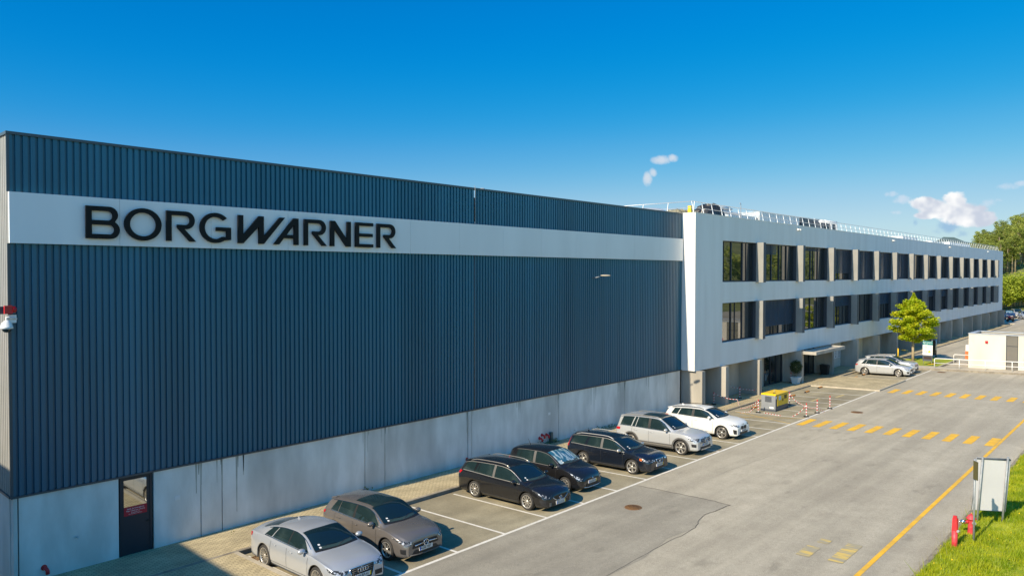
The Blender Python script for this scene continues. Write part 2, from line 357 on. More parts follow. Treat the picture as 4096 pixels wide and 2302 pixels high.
sheet('parking_bays', [rect(11.5, 60.3, -8.17, -2.9), rect(67.5, 76.85, -8.17, -2.9)], 'bays')
sheet('asphalt_patch', [[(-10, -8.17), (26.5, -8.17), (26.42, -9.94), (26.5, -11.19), (26.32, -12.64), (24.57, -12.46), (22.9, -12.9), (21.6, -12.7), (19.5, -13.05), (14, -12.9), (-10, -13.1)]], 'patch')
def crack(pts, wd=.02):
    mb = []
    for (p, q) in zip(pts, pts[1:]):
        d = Vector((q[0]-p[0], q[1]-p[1])).normalized(); n = Vector((-d.y, d.x))*wd/2
        mb.append([(p[0]+n.x, p[1]+n.y), (p[0]-n.x, p[1]-n.y), (q[0]-n.x, q[1]-n.y), (q[0]+n.x, q[1]+n.y)])
    return mb
def wob(p, q, n, amp):
    o = []
    for i in range(n+1):
        t = i/n; o.append((p[0]+(q[0]-p[0])*t+RS.uniform(-amp, amp), p[1]+(q[1]-p[1])*t+RS.uniform(-amp, amp)))
    return o
cr = crack(wob((26.5, -8.3), (26.45, -11.2), 14, .03), .03)+crack(wob((26.45, -11.2), (26.32, -12.64), 6, .04), .035)+crack(wob((26.32, -12.64), (24.57, -12.46), 8, .04), .03)+crack(wob((24.57, -12.46), (22.9, -12.9), 8, .05), .02)+crack(wob((22.9, -12.9), (12, -12.95), 26, .05), .015)
cr += crack(wob((30, -10.2), (41, -10.9), 24, .03), .008)+crack(wob((100, -6.5), (118, -8), 12, .1), .05)
sheet('road_cracks', cr, 'crack', .009)
# markings
W = []
W += [rect(11.5, 60.2, -8.235, -8.105), rect(67.6, 76.85, -8.235, -8.105)]
for i, x in enumerate([11.66, 13.93, 16.2, 18.46, 20.74, 23.0, 25.28, 27.55, 29.83, 32.12, 34.41, 36.7, 38.98, 41.27, 48.15, 50.33, 52.45, 54.62, 57.3, 67.75, 70.0, 72.3, 74.6]):
    y0 = -3.12 if x < 44 else -3.95
    W.append(rect(x-.05, x+.05, -8.105, y0))
W += [rect(43.5, 43.6, -8.105, -4.0), rect(45.85, 45.95, -8.105, -3.5)]
sheet('white_bay_lines', W, 'line', .008)
def strip(p, q, wd):
    d = Vector((q[0]-p[0], q[1]-p[1])).normalized(); n = Vector((-d.y, d.x))*wd/2
    return [(p[0]+n.x, p[1]+n.y), (p[0]-n.x, p[1]-n.y), (q[0]-n.x, q[1]-n.y), (q[0]+n.x, q[1]+n.y)]
Yl = [rect(-20, 75, -18.58, -18.43)]
for i in range(11): Yl.append(rect(43.55, 45.9, -8.45-.955*i-.41, -8.45-.955*i))
for i in range(10): Yl.append(rect(59.93, 62.18, -8.98-.94*i-.42, -8.98-.94*i))
sheet('yellow_road_markings', Yl, 'yline', .008)
sheet('yellow_cross_line', [strip((45.75, -3.6), (43.67, -8.1), .055)], 'yline', .012)
sheet('yellow_hatch_line', [strip((43.62, -4.05), (45.9, -8.1), .055)], 'yline', .015)
sheet('worn_markings', [rect(22.85, 24.84, -17.88, -17.44), rect(22.78, 23.82, -16.92, -16.5), rect(24.3, 24.75, -16.97, -16.62), rect(52.6, 54.3, -6.1, -5.9), rect(55.4, 57.0, -6.9, -6.7)], 'faded', .012)
sheet('pale_road_patches', [rect(73.35, 76.5, -14.9, -13.9)], 'kerblight', .008)
# pavements
def profile(name, x0, x1, prof, mat):
    mb = MB(); mb.grid([[(x, y, z) for y, z in prof] for x in (x0, x1)], sm=False); return struct(name, mb, mat)
profile('pavement', -20, 45.04, [(.3, 0), (-2.62, .205)], 'paver')
profile('pavement_kerb', -20, 45.04, [(-2.62, .208), (-2.78, .212), (-2.79, .05)], 'kerb')
profile('arcade_pavement', 45.04, 156.5, [(.6, -.10), (-1.45, -.10), (-3.02, .195)], 'paver')
mb = MB()
for x0, x1 in ((45.04, 60.3), (67.5, 156.5)): mb.grid([[(x, y, z) for y, z in [(-3.02, .198), (-3.18, .202), (-3.19, .05)]] for x in (x0, x1)], sm=False)
mb.face([(156.5, -3.18, .2), (156.5, .3, -.1), (156.5, .3, -.4), (156.5, -3.18, -.1)])
struct('arcade_kerb', mb, 'kerb')
def slab(name, x0, x1, y0, y1, h, mat, kmat='kerb', kw=.14, sides='lrb'):
    mb = MB(); xi0 = x0+(kw if 'l' in sides else 0); xi1 = x1-(kw if 'r' in sides else 0); yi0 = y0+(kw if 'b' in sides else 0); yi1 = y1-(kw if 't' in sides else 0)
    mb.face([(xi0, yi0, gz(yi0)+h), (xi1, yi0, gz(yi0)+h), (xi1, yi1, gz(yi1)+h), (xi0, yi1, gz(yi1)+h)])
    struct(name, mb, mat)
    mb = MB(); H2 = h+.004
    def kb(a0, a1, b0, b1): mb.hexa([(a0, b0, gz(b0)-.1), (a1, b0, gz(b0)-.1), (a1, b1, gz(b1)-.1), (a0, b1, gz(b1)-.1), (a0, b0, gz(b0)+H2), (a1, b0, gz(b0)+H2), (a1, b1, gz(b1)+H2), (a0, b1, gz(b1)+H2)])
    if 'l' in sides: kb(x0, xi0, y0, y1)
    if 'r' in sides: kb(xi1, x1, y0, y1)
    if 'b' in sides: kb(xi0, xi1, y0, yi0)
    if 't' in sides: kb(xi0, xi1, yi1, y1)
    struct(name+'_kerb', mb, kmat)
slab('left_pavement', -20, 11.5, -9.5, -2.8, .125, 'paver', 'kerblight', .16, 'r')
slab('entrance_apron', 60.3, 67.5, -8.38, -3.03, .10, 'paver', 'kerblight', .12, 'lrb')
slab('lodge_pavement', 76.9, 79.2, -22, -3.3, .14, 'kerblight', 'kerb', .16, 'lb')
slab('lodge_yard_pavement', 79.2, 90, -22, -8.6, .14, 'kerblight', 'kerb', .16, 't')
# tree island
mb = MB(); mb.face([(79.2, -8.2, gz(-8.2)+.15), (86.2, -8.2, gz(-8.2)+.15), (88.5, -5.9, gz(-5.9)+.15), (85, -3.9, gz(-3.9)+.15), (79.2, -3.9, gz(-3.9)+.15)])
struct('tree_island', mb, 'grassbase')
mb = MB(); q = [(79.2, -8.36), (86.3, -8.36), (88.75, -5.9), (85.1, -3.74), (79.2, -3.74)]
for (p_, q_) in zip(q[:-1], q[1:]):
    d = Vector((q_[0]-p_[0], q_[1]-p_[1], 0)).normalized(); n = Vector((-d.y, d.x, 0))*.15
    P = [Vector((p_[0], p_[1], 0)), Vector((q_[0], q_[1], 0))]; P = [P[0], P[1], P[1]+n, P[0]+n]
    mb.hexa([(v.x, v.y, gz(v.y)-.1) for v in P]+[(v.x, v.y, gz(v.y)+.155) for v in P])
struct('tree_island_kerb', mb, 'kerblight')
mb = MB(); mb.lathe([(.01, .03), (.6, .03), (1.0, 0)], (82.6, -4.7, gz(-4.7)+.152), 16)
struct('soil_ring', mb, 'dirt')
# drain grates and manholes
def grate(x, y, sx_, sy_, label):
    e = empty('drain_grate', (x, y, gz(y)+.012), 0, label, 'drain grate', 'drain grates along the kerb')
    mb = MB(); mb.box(-sx_, sx_, -sy_, -sy_+.03, 0, .012); mb.box(-sx_, sx_, sy_-.03, sy_, 0, .012); mb.box(-sx_, -sx_+.03, -sy_+.03, sy_-.03, 0, .012); mb.box(sx_-.03, sx_, -sy_+.03, sy_-.03, 0, .012)
    mb.build('frame', 'grate', e)
    mb = MB(); n = int(sx_*2/.06)
    for i in range(n): mb.box(-sx_+.05+i*.06, -sx_+.075+i*.06, -sy_+.03, sy_-.03, 0, .009)
    mb.build('bars', 'grate', e)
grate(11.95, -3.55, .32, .2, 'rusty drain grate beside the rear wheel of the silver coupe, by the pale kerb')
grate(28.55, -3.05, .3, .16, 'dark drain grate at the kerb behind the black estate car with grey rails')
def manhole(x, y, r, label):
    mb = MB(); mb.lathe([(.001, .012), (r*.8, .012), (r*.82, .004), (r*.86, .012), (r, .012), (r+.01, 0)], n=28)
    for i in range(-4, 5): mb.box(-r*.7+abs(i)*.04, r*.7-abs(i)*.04, i*.06-.008, i*.06+.008, .012, .018)
    o = tag(mb.build('manhole_cover', 'grate', loc=(x, y, gz(y)+.006)), label, 'manhole cover', 'manhole covers in the road')
manhole(23.75, -9.93, .33, 'rusty round manhole cover in the grey asphalt patch opposite the black small hatchback')
manhole(49.9, -9.95, .36, 'round brown manhole cover in the road between the two yellow crossings')
manhole(75.6, -9.3, .36, 'round reddish manhole cover beside the white handrail kerb')

# ------------------------------------------------------------------ hall
hall = empty('factory_hall', (25.5, 0, 0), 0, 'long factory hall clad in ribbed slate blue metal over a pale concrete base', 'building')
def part(mb, name, mat, par, ox=0., oy=0., oz=0.):
    o = mb.build(name, mat, par); o.location = (-ox, -oy, -oz); return o
HX = 25.5
P = .195; X0, XE = 5.95, 45.04
def ribs(mb, z0, z1, x0, x1, y=0.):
    pts = []; x = x0; n = int((x1-x0)/P)
    for i in range(n):
        s_ = x0+i*P; pts += [(s_, y), (s_+.118, y), (s_+.130, y+.058), (s_+.183, y+.058)]
    pts += [(x0+n*P, y), (x1, y)]
    mb.grid([[(px, py, z0), (px, py, z1)] for px, py in pts], sm=False, flip=True)
mb = MB(); ribs(mb, 2.66, 10.1, X0, 25.0); ribs(mb, 2.66, 10.1, 25.06, XE-.05); ribs(mb, 11.6, 13.27, X0, 25.0); ribs(mb, 11.6, 13.27, 25.06, XE-.05)
part(mb, 'ribbed_cladding', 'cladding', hall, HX)
mb = MB(); pts = []
for i in range(150):
    s_ = .02+i*P; pts += [(5.95, s_), (5.95, s_+.115), (5.995, s_+.135), (5.995, s_+.175)]
mb.grid([[(px, py, 2.66), (px, py, 13.27)] for px, py in pts], sm=False)
part(mb, 'end_cladding', 'fin', hall, HX)
mb = MB(); mb.box(6.02, 45.0, .13, 45, -.3, 12.9); part(mb, 'wall_core', 'joint', hall, HX)
mb = MB(); mb.box(5.9, XE-.03, -.035, .25, 13.27, 13.356); mb.box(5.9, 6.15, .25, 30, 13.27, 13.352); mb.box(X0-.02, XE-.04, -.03, .055, 2.60, 2.658); mb.box(X0-.035, X0+.04, -.012, .012, 2.662, 10.098); mb.box(X0-.035, X0+.04, -.012, .012, 11.602, 13.268); mb.box(5.9, 6.0, .06, 30, 2.6, 2.655)
part(mb, 'capping_trim', 'cladlight', hall, HX)
mb = MB()
x = X0
while x < XE-.1:
    x2 = min(x+3.0, XE-.01); mb.box(x, x2-.008, -.12, -.004, 10.104, 11.596); x = x2
part(mb, 'white_band', 'white_band', hall, HX)
js = [5.97, 6.11, 8.9, None, 9.97, 11.58, 12.35, 18.58, 19.63, 24.59, 24.87, 31.6, 38.09, 43.16, 44.88]
for p_, q_ in zip(js, js[1:]):
    if p_ is None or q_ is None: continue
    mb = MB(); mb.box(p_+.018, q_-.018, .018, .3, -.2, 2.6); part(mb, 'concrete_panel', 'concrete', hall, HX)
mb = MB(); mb.box(5.97, 6.1, .32, 30, -.2, 2.6); part(mb, 'end_concrete_panel', 'concrete', hall, HX)
mb = MB(); mb.box(44.9, 45.9, .5, .9, -.2, 2.6); part(mb, 'recessed_panel', 'concrete2', hall, HX)
MAT['moss'] = M('damp stain', (.30, .31, .26), .9, c2=(.50, .50, .46), scale=9, stretch=(1, 1, .2))
mb = MB()
for x in (11.58, 12.35, 12.9, 18.58, 19.63, 24.6, 24.86, 28.3, 31.6, 34.9, 37.6, 38.09, 40.6, 43.16):
    for q in range(4):
        dx = RS.uniform(-.3, .3)*(q > 0); wd = RS.uniform(.012, .04); ln = RS.uniform(.25, 1.6)*(1.4 if q == 0 else .7)
        mb.face([(x+dx-wd, .0165, 2.59), (x+dx+wd, .0165, 2.59), (x+dx+wd*.4, .0165, 2.59-ln), (x+dx-wd*.3, .0165, 2.59-ln)][::-1])
part(mb, 'damp_streaks', 'moss', hall, HX)
# emergency door
df = MB(); df.box(8.93, 9.0, .05, .12, 0, 2.6); df.box(9.87, 9.94, .05, .12, 0, 2.6); df.box(9.0, 9.87, .05, .12, 2.53, 2.6)
part(df, 'door_frame', 'frame', hall, HX)
dl = MB(); dl.box(9.003, 9.867, .07, .115, .02, 1.3); dl.box(9.003, 9.06, .07, .115, 1.3, 2.527); dl.box(9.78, 9.867, .07, .115, 1.3, 2.527); dl.box(9.06, 9.78, .07, .115, 2.47, 2.527)
door = part(dl, 'emergency_door', 'frame', hall, HX)
door['label'] = 'dark emergency door with tall glass pane and red sign'
mb = MB(); mb.box(9.06, 9.78, .085, .10, 1.3, 2.47); mb.build('door_glass', 'doorglass', door)
mb = MB(); mb.box(9.06, 9.78, .066, .084, 1.30, 1.585); sg = mb.build('door_sign', 'signred', door)
mb = MB(); mb.tube([(9.825, .07, 1.02), (9.825, .02, 1.02), (9.73, .02, 1.02)], .014); mb.tube([(9.825, .068, 1.02), (9.825, .055, 1.02)], .03, 12); mb.build('handle', 'black', door)
for i, (t, s_) in enumerate((('Saída de Emergência', .066), ('Não Obstruir a Porta', .066), ('Emergency Exit', .042), ('Do Not Block The Door', .042))):
    text_obj('lettering', t, s_, 'signwhite', door, (9.42, .0635, (1.525, 1.455, 1.395, 1.35)[i]), (pi/2, 0, 0), .001)
# downpipe on the joint
mb = MB(); mb.tube([(25.03, .02, 13.45), (25.03, -.05, 13.40), (25.03, -.05, 11.62)], .014, 8); mb.tube([(25.03, -.03, 10.08), (25.03, -.03, 2.62)], .010, 8); mb.box(24.99, 25.07, -.06, -.02, 11.62, 11.72)
part(mb, 'vertical_conduit', 'greypanel', hall, HX)
mb = MB(); mb.box(24.63, 24.835, -.012, .017, -.0, 2.59); part(mb, 'joint_cover', 'concrete', hall, HX)
mb = MB(); mb.lathe([(.13, 12.9), (.13, 13.7), (.001, 13.71)], (27.6, 2, 0), 14); part(mb, 'roof_vent', 'duct', hall, HX)

# company lettering
def arc(cx, cy, rx, ry, a0, a1, n=14): return [(cx+rx*cos(rad(a0+(a1-a0)*i/n)), cy+ry*sin(rad(a0+(a1-a0)*i/n))) for i in range(n+1)]
s, t = .17, .14
def LB(w): return [[(0, 0), (w-.28, 0)]+arc(w-.28, .28, .28, .28, -90, 62)+arc(w-.32, .75, .27, .25, -40, 90)+[(0, 1)],
                   [(s, t), (w-.30, t)]+arc(w-.30, .285, .145, .145, -90, 90)+[(s, .43)], [(s, .57), (w-.34, .57)]+arc(w-.34, .715, .135, .145, -90, 90)+[(s, .86)]]
def LO(w): return [arc(w/2, .5, w/2, .52, 0, 345, 40), arc(w/2, .5, w/2-s, .52-t, 0, 345, 40)]
def LR(w): return [[(0, 0), (s, 0), (s, .86), (w-.36, .86)]+arc(w-.36, .705, .16, .155, 90, -90)+[(w*.36, .55), (w*.36, .46), (w-.215, 0), (w, 0), (w*.60, .41), (w-.34, .41)]+arc(w-.34, .705, .30, .295, -90, 90)+[(0, 1)]]
def LG(w): return [arc(.56, .5, .56, .52, 42, 305, 34)+[(w, .10), (w, .53), (w*.52, .53), (w*.52, .40), (w-.165, .40), (w-.165, .2)]+arc(.56, .5, .39, .38, 308, 44, 30)]
def sc_(w, pts): return [[(x*w, y) for x, y in pl] for pl in pts]
def LW(w): return sc_(w, [[(0, 1), (0, 0), (.105, 0), (.43, .62), (.43, 0), (.535, 0), (1, 1), (.885, 1), (.535, .27), (.535, 1), (.43, 1), (.105, .30), (.105, 1)]])
def LA(w): return sc_(w, [[(0, 0), (.21, 0), (.40, .24), (.82, .24), (.82, 0), (1, 0), (1, 1), (.80, 1)], [(.51, .37), (.82, .37), (.82, .76)]])
def LN(w): return sc_(w, [[(0, 0), (.19, 0), (.19, .70), (.78, 0), (1, 0), (1, 1), (.81, 1), (.81, .28), (.22, 1), (0, 1)]])
def LE(w): return sc_(w, [[(0, 0), (1, 0), (1, .13), (.2, .13), (.2, .43), (.97, .43), (.97, .56), (.2, .56), (.2, .87), (1, .87), (1, 1), (0, 1)]])
sign = empty('company_sign', (14.1, -.12, 10.31), 0, 'large black raised company name lettering on the white band of the hall', 'sign')
for nm, f_, x0, x1 in (('B', LB, 7.99, 8.98), ('O', LO, 9.12, 10.29), ('R', LR, 10.45, 11.45), ('G', LG, 11.59, 12.72), ('W', LW, 12.99, 14.87), ('A', LA, 14.4, 15.45), ('R', LR, 15.7, 16.72), ('N', LN, 16.89, 17.87), ('E', LE, 18.1, 19.0), ('R', LR, 19.2, 20.22)):
    cu = bpy.data.curves.new('letter', 'CURVE'); cu.dimensions = '2D'; cu.fill_mode = 'BOTH'; cu.extrude = .045
    for pl in f_(x1-x0):
        sp = cu.splines.new('POLY'); sp.points.add(len(pl)-1); sp.use_cyclic_u = True
        for i, (px, py) in enumerate(pl): sp.points[i].co = (px, py*1.02, 0, 1)
    tmp = bpy.data.objects.new('tmp', cu); COL.objects.link(tmp); dg = bpy.context.evaluated_depsgraph_get()
    me = bpy.data.meshes.new_from_object(tmp.evaluated_get(dg)); bpy.data.objects.remove(tmp); bpy.data.curves.remove(cu)
    me.name = 'letter'; me.materials.clear(); me.materials.append(MAT['letter'])
    o = bpy.data.objects.new('letter', me); COL.objects.link(o); o.parent = sign; o.location = (x0*.992-14.1, -.085, 0); o.scale = (.992, .992, .9); o.rotation_euler = (pi/2, 0, 0)
    o['label'] = 'black raised letter ' + nm

# ------------------------------------------------------------------ white office block
off = empty('office_block', (102, -.99, 0), 0, 'long white rendered office block with two rows of deep windows above a pillared arcade', 'building')
OX, OY = 102, -.99
def opart(mb, name, mat, par=None): return part(mb, name, mat, off, OX, OY) if par is None else mb.build(name, mat, par)
yt = -.99
mb = MB(); mb.box(45.04, 49.05, yt, .3, 2.61, 13.33); mb.box(49.05, 157.4, yt, .3, 11.6, 13.33); mb.box(49.05, 157.4, yt, .3, 7.12, 8.62); mb.box(49.05, 157.4, yt, .3, 2.61, 4.27); mb.box(157.4, 160.7, yt, .3, 2.61, 13.33)
mb.box(45.06, 45.3, .3, 38, 2.61, 13.33)
opart(mb, 'rendered_wall', 'render')
mb = MB(); mb.box(45.3, 160.7, .3, 38, 2.62, 13.0); opart(mb, 'core', 'render')
mb = MB(); mb.box(45.02, 160.72, yt-.02, yt+.3, 13.33, 13.37); mb.box(45.02, 45.3, yt+.3, 38, 13.33, 13.37); opart(mb, 'parapet_capping', 'whitepaint')
FX = [54.62, 62.63, 70.05, 76.85, 83.7, 90.4, 97.34, 104.06, 110.76, 117.72, 124.64, 131.63, 138.39, 145.35, 152.25]
rows = ((8.62, 11.6), (4.27, 7.12))
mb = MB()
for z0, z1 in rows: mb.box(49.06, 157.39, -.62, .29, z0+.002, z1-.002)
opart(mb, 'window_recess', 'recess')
FT = .42
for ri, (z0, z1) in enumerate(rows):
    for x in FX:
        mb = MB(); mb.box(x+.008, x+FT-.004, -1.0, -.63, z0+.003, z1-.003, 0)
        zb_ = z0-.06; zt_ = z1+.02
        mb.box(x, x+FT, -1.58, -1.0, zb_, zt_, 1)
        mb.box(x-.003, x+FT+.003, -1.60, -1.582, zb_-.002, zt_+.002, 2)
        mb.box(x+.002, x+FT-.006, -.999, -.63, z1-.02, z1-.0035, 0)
        opart(mb, 'window_fin', ['recess', 'fin', 'finshade'])  # inner part and front carry painted shade; the cheek keeps the fin grey
blinds = {(0, 1): (.26, .5), (0, 2): (.1, .8), (0, 3): (.8, 1), (0, 4): (1, 1), (0, 5): (1, 1), (0, 6): (1, 1), (1, 1): (.75, 1), (1, 3): (.35, 1), (1, 5): (.42, 1), (1, 6): (.45, 1), (1, 7): (.5, 1), (1, 8): (.3, 1), (1, 9): (.35, 1)}
edges = [49.06]+[v for x in FX for v in (x+.01, x+FT)]+[157.39]
for ri, (z0, z1) in enumerate(rows):
    for bi in range(16):
        xa, xb = edges[2*bi], edges[2*bi+1]; L_ = xb-xa; n = max(1, round(L_/1.62))
        if bi == 15: n = 1
        mb = MB(); f = .05
        mb.box(xa, xb, -.74, -.66, z0+.003, z0+.09); mb.box(xa, xb, -.74, -.66, z1-.07, z1-.003)
        for k_ in range(n+1):
            xm = xa+L_*k_/n; wd = .05; xl = max(xa, xm-wd); xr = min(xb, xm+wd); mb.box(xl, xr, -.76, -.665, z0+.09, z1-.07)
            if k_ < n and n > 2 and (k_+ri+bi) % 2 == 0: mb.box(xm+L_/n*.35, xm+L_/n*.35+.04, -.74, -.68, z0+.09, z1-.07)
        wdo = opart(mb, 'window', 'frame')
        mb = MB()
        for k_ in range(n):
            x0_, x1_ = xa+L_*k_/n+.05, xa+L_*(k_+1)/n-.05; tl = RS.uniform(-.006, .006)
            mb.face([(x0_, -.695+tl, z0+.09), (x1_, -.695-tl, z0+.09), (x1_, -.695-tl, z1-.07), (x0_, -.695+tl, z1-.07)])
        mb.build('pane', 'glass', wdo)
        if (ri, bi) in blinds:
            fr, wr = blinds[(ri, bi)]; mb = MB(); zb_ = z1-.07-(z1-z0-.16)*fr; z = z1-.1; xe = xa+.06+(L_-.12)*wr
            while z > zb_:
                mb.hexa([(xa+.06, -.82, z-.035), (xe, -.82, z-.035), (xe, -.775, z), (xa+.06, -.775, z), (xa+.06, -.82, z-.027), (xe, -.82, z-.027), (xe, -.775, z+.008), (xa+.06, -.775, z+.008)]); z -= .068
            mb.build('blind', 'blind', wdo)
# arcade pillars
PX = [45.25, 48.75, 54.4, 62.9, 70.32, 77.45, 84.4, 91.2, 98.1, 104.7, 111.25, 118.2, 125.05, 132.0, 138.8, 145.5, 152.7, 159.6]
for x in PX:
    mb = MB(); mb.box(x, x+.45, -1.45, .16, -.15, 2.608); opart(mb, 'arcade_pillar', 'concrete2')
segs = [(45.7, 48.0, 'concrete2'), (48.0, 48.75, 'recess'), (49.2, 49.86, 'concrete3'), (49.86, 54.4, 'concrete2'), (54.85, 58.9, 'concrete2'), (58.9, 62.45, 'glass'), (62.45, 62.71, 'frame'), (62.71, 62.9, 'concrete2'), (63.35, 64.4, 'glass'), (64.4, 67.6, 'concrete2'), (67.6, 70.0, 'glass'), (70.0, 70.32, 'concrete2'), (70.77, 72, 'concrete2'), (72, 75.3, 'concrete2'), (75.3, 77.45, 'concrete3'), (77.9, 78.65, 'recess')]
for i, (p_, q_) in enumerate(zip(PX[5:], PX[6:])):
    if i % 3 == 0: segs += [(p_+.45 if i else 78.65, q_-2.0, 'concrete2'), (q_-2.0, q_, 'concrete3')]
    elif i % 3 == 1: segs += [(p_+.45, p_+1.9, 'recess'), (p_+1.9, q_, 'concrete2')]
    else: segs += [(p_+.45, p_+3.6, 'concrete2'), (p_+3.6, p_+5.0, 'recess'), (p_+5.0, q_, 'concrete2')]
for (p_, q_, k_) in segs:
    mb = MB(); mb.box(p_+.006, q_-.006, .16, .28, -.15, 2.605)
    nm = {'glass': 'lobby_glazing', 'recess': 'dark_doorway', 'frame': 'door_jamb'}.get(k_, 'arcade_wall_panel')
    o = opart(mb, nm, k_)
    if k_ == 'glass':
        mb = MB(); n = max(1, round((q_-p_)/1.2))
        for j in range(n+1): xm = p_+(q_-p_)*j/n; mb.box(max(p_+.006, xm-.04), min(q_-.006, xm+.04), .10, .158, -.1, 2.6)
        mb.box(p_+.006, q_-.006, .10, .158, -.099, 0); mb.build('mullion', 'frame', o)
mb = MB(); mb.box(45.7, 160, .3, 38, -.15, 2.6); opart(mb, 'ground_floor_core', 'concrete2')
mb = MB(); mb.box(49.25, 49.8, .14, .158, 1.15, 1.35); opart(mb, 'panel_stripe', 'recess')
MAT['rust'] = M('rust wash', (.45, .36, .27), .8, c2=(.58, .52, .45), scale=6, stretch=(1, 1, .4))
mb = MB()
for x in FX:
    for z0 in (8.62, 4.27):
        for dx, ln in ((-.05, .16), (.12, .10), (.44, .2)): mb.face([(x+dx-.03, yt-.003, z0-.01), (x+dx+.05, yt-.003, z0-.01), (x+dx+.02, yt-.003, z0-.01-ln), (x+dx-.005, yt-.003, z0-.01-ln)])
opart(mb, 'rust_runs', 'rust')
# entrance canopy
mb = MB(); mb.box(63.0, 70.2, -2.62, -2.5, 2.36, 2.62); mb.box(63.0, 63.12, -2.5, -1.0, 2.36, 2.62); mb.box(70.08, 70.2, -2.5, -1.46, 2.36, 2.62); mb.box(63.12, 70.08, -2.5, -1.0, 2.40, 2.52)
can = opart(mb, 'entrance_canopy', 'concrete2')
# posters on the wall by the entrance
for x0, x1, lab in ((75.5, 76.35, 'left white notice poster with black emblem beside the entrance'), (76.42, 77.3, 'right white notice poster with blue text beside the entrance')):
    e = empty('poster', ((x0+x1)/2, .13, 1.2), 0, lab, 'poster', 'notice posters by the entrance')
    mb = MB(); mb.box(-(x1-x0)/2, (x1-x0)/2, -.01, .02, -.42, .42); mb.build('sheet', 'signwhite', e)
    mb = MB(); 
    for j in range(5): mb.box(-.32, .3-.1*(j % 2), -.014, -.0102, .3-j*.09, .325-j*.09)
    mb.box(-.08, .08, -.014, -.0102, -.33, -.16); mb.build('printing', 'frame', e)
# far end low wall
# ------------------------------------------------------------------ roof things
def rail_run(p0, p1, n, lean, label, drop=None):
    e = empty('roof_railing', p0, 0, label, 'railing', 'roof edge railings'); p0v = Vector(p0); p1v = Vector(p1); d = (p1v-p0v)
    ln = Vector(lean)
    first = None
    for i in range(n+1):
        q_ = d*(i/n)
        if first is None:
            mb = MB(); mb.hexa([(-.024, -.02, 0), (.024, -.02, 0), (.024, .02, 0), (-.024, .02, 0)]+[(ln.x+a_, ln.y+b_, .78) for a_, b_ in ((-.024, -.02), (.024, -.02), (.024, .02), (-.024, .02))])
            first = mb.build('post', 'whitepaint', e)
        else:
            o = first.copy(); COL.objects.link(o); o.parent = e; o.location = q_
    mb = MB(); mb.tube([ln+Vector((0, 0, .79)), d+ln+Vector((0, 0, .79))], .024, 6); mb.build('top_rail', 'steel', e)
    mb = MB(); mb.tube([ln*.45+Vector((0, 0, .36)), d+ln*.45+Vector((0, 0, .36))], .016, 6); mb.build('mid_rail', 'steel', e)
rail_run((45.3, -.72, 13.37), (157.9, -.72, 13.37), 80, (0, .17, 0), 'long white roof railing along the front edge of the office block')
rail_run((45.22, -.72, 13.37), (45.22, 15.5, 13.37), 8, (.17, 0, 0), 'short white roof railing running back over the hall end of the office block')
# tarpaulin heaps
def heap(name, x0, x1, y0, y1, z0, hts, mat, label, seed):
    rs = np.random.RandomState(seed); nx, ny = 26, 10; PT = []
    for i in range(nx):
        row = []
        for j in range(ny):
            u, v = i/(nx-1), j/(ny-1); h = np.interp(u, np.linspace(0, 1, len(hts)), hts)*(min(1, 4*min(v, 1-v)+.0))**.5
            row.append((x0+(x1-x0)*u+rs.uniform(-.06, .06), y0+(y1-y0)*v+rs.uniform(-.06, .06), z0+max(0, h+rs.uniform(-.09, .09)*(h > .05))))
        PT.append(row)
    mb = MB(); mb.grid(PT, sm=False, flip=True); return tag(mb.build(name, mat), label, 'tarpaulin', 'sheeted heaps on the office roof')
heap('sheeted_heap', 50.3, 54.6, 3, 5.5, 13.0, [.0, 1.2, 1.25, 1.15, 1.3, 1.2, 0], 'khaki', 'dusty olive sheeting tied over a low heap on the office roof', 3)
heap('sheeted_heap', 54.2, 57.6, 2.6, 5, 13.0, [0, 1.5, 1.75, 1.95, 2.0, 1.8, .2], 'tarp', 'glossy black tarpaulin over a tall heap on the office roof', 4)
mb = MB(); mb.box(51.1, 51.35, 2.7, 2.95, 13.0, 14.45); tag(mb.build('marker_post', 'yellow'), 'small yellow upright post beside the sheeted heaps on the roof', 'post')
mb = MB(); mb.lathe([(1.6, 13), (1.6, 13.95), (1.2, 14.15), (.01, 14.2)], (48.7, 5.2, 0), 20); tag(mb.build('roof_dome', 'duct'), 'pale round roof cowl behind the railing at the hall end', 'roof cowl')
dk = empty('exhaust_duct', (59, 3.4, 13), 0, 'silver exhaust duct with silencer and bent elbow on the office roof', 'duct')
mb = MB(); mb.tube([(-2.4, 0, 1.42), (1.9, 0, 1.42), (2.2, 0, 1.38), (2.35, 0, 1.1), (2.35, 0, .0)], .12, 12); mb.build('pipe', 'duct', dk)
mb = MB(); mb.tube([(-1.9, .1, 1.78), (0.1, .1, 1.78)], .2, 14); mb.tube([(.1, .1, 1.76), (.7, .1, 1.76)], .1, 12); mb.tube([(-2.7, .1, 1.74), (-1.9, .1, 1.74)], .12, 12); mb.build('silencer', 'duct', dk)
mb = MB(); mb.box(-1.5, 1.0, .4, 1.4, 0, 1.1); mb.build('casing', 'greypanel', dk)
mb = MB(); mb.tube([(0, 0, 0), (0, 0, 2.0), (-.08, 0, 2.12), (-.22, 0, 2.06)], .03, 6); tag(mb.build('roof_mast', 'steel', loc=(58.3, 2, 13)), 'thin mast with hooked top rising above the roof railing', 'mast')
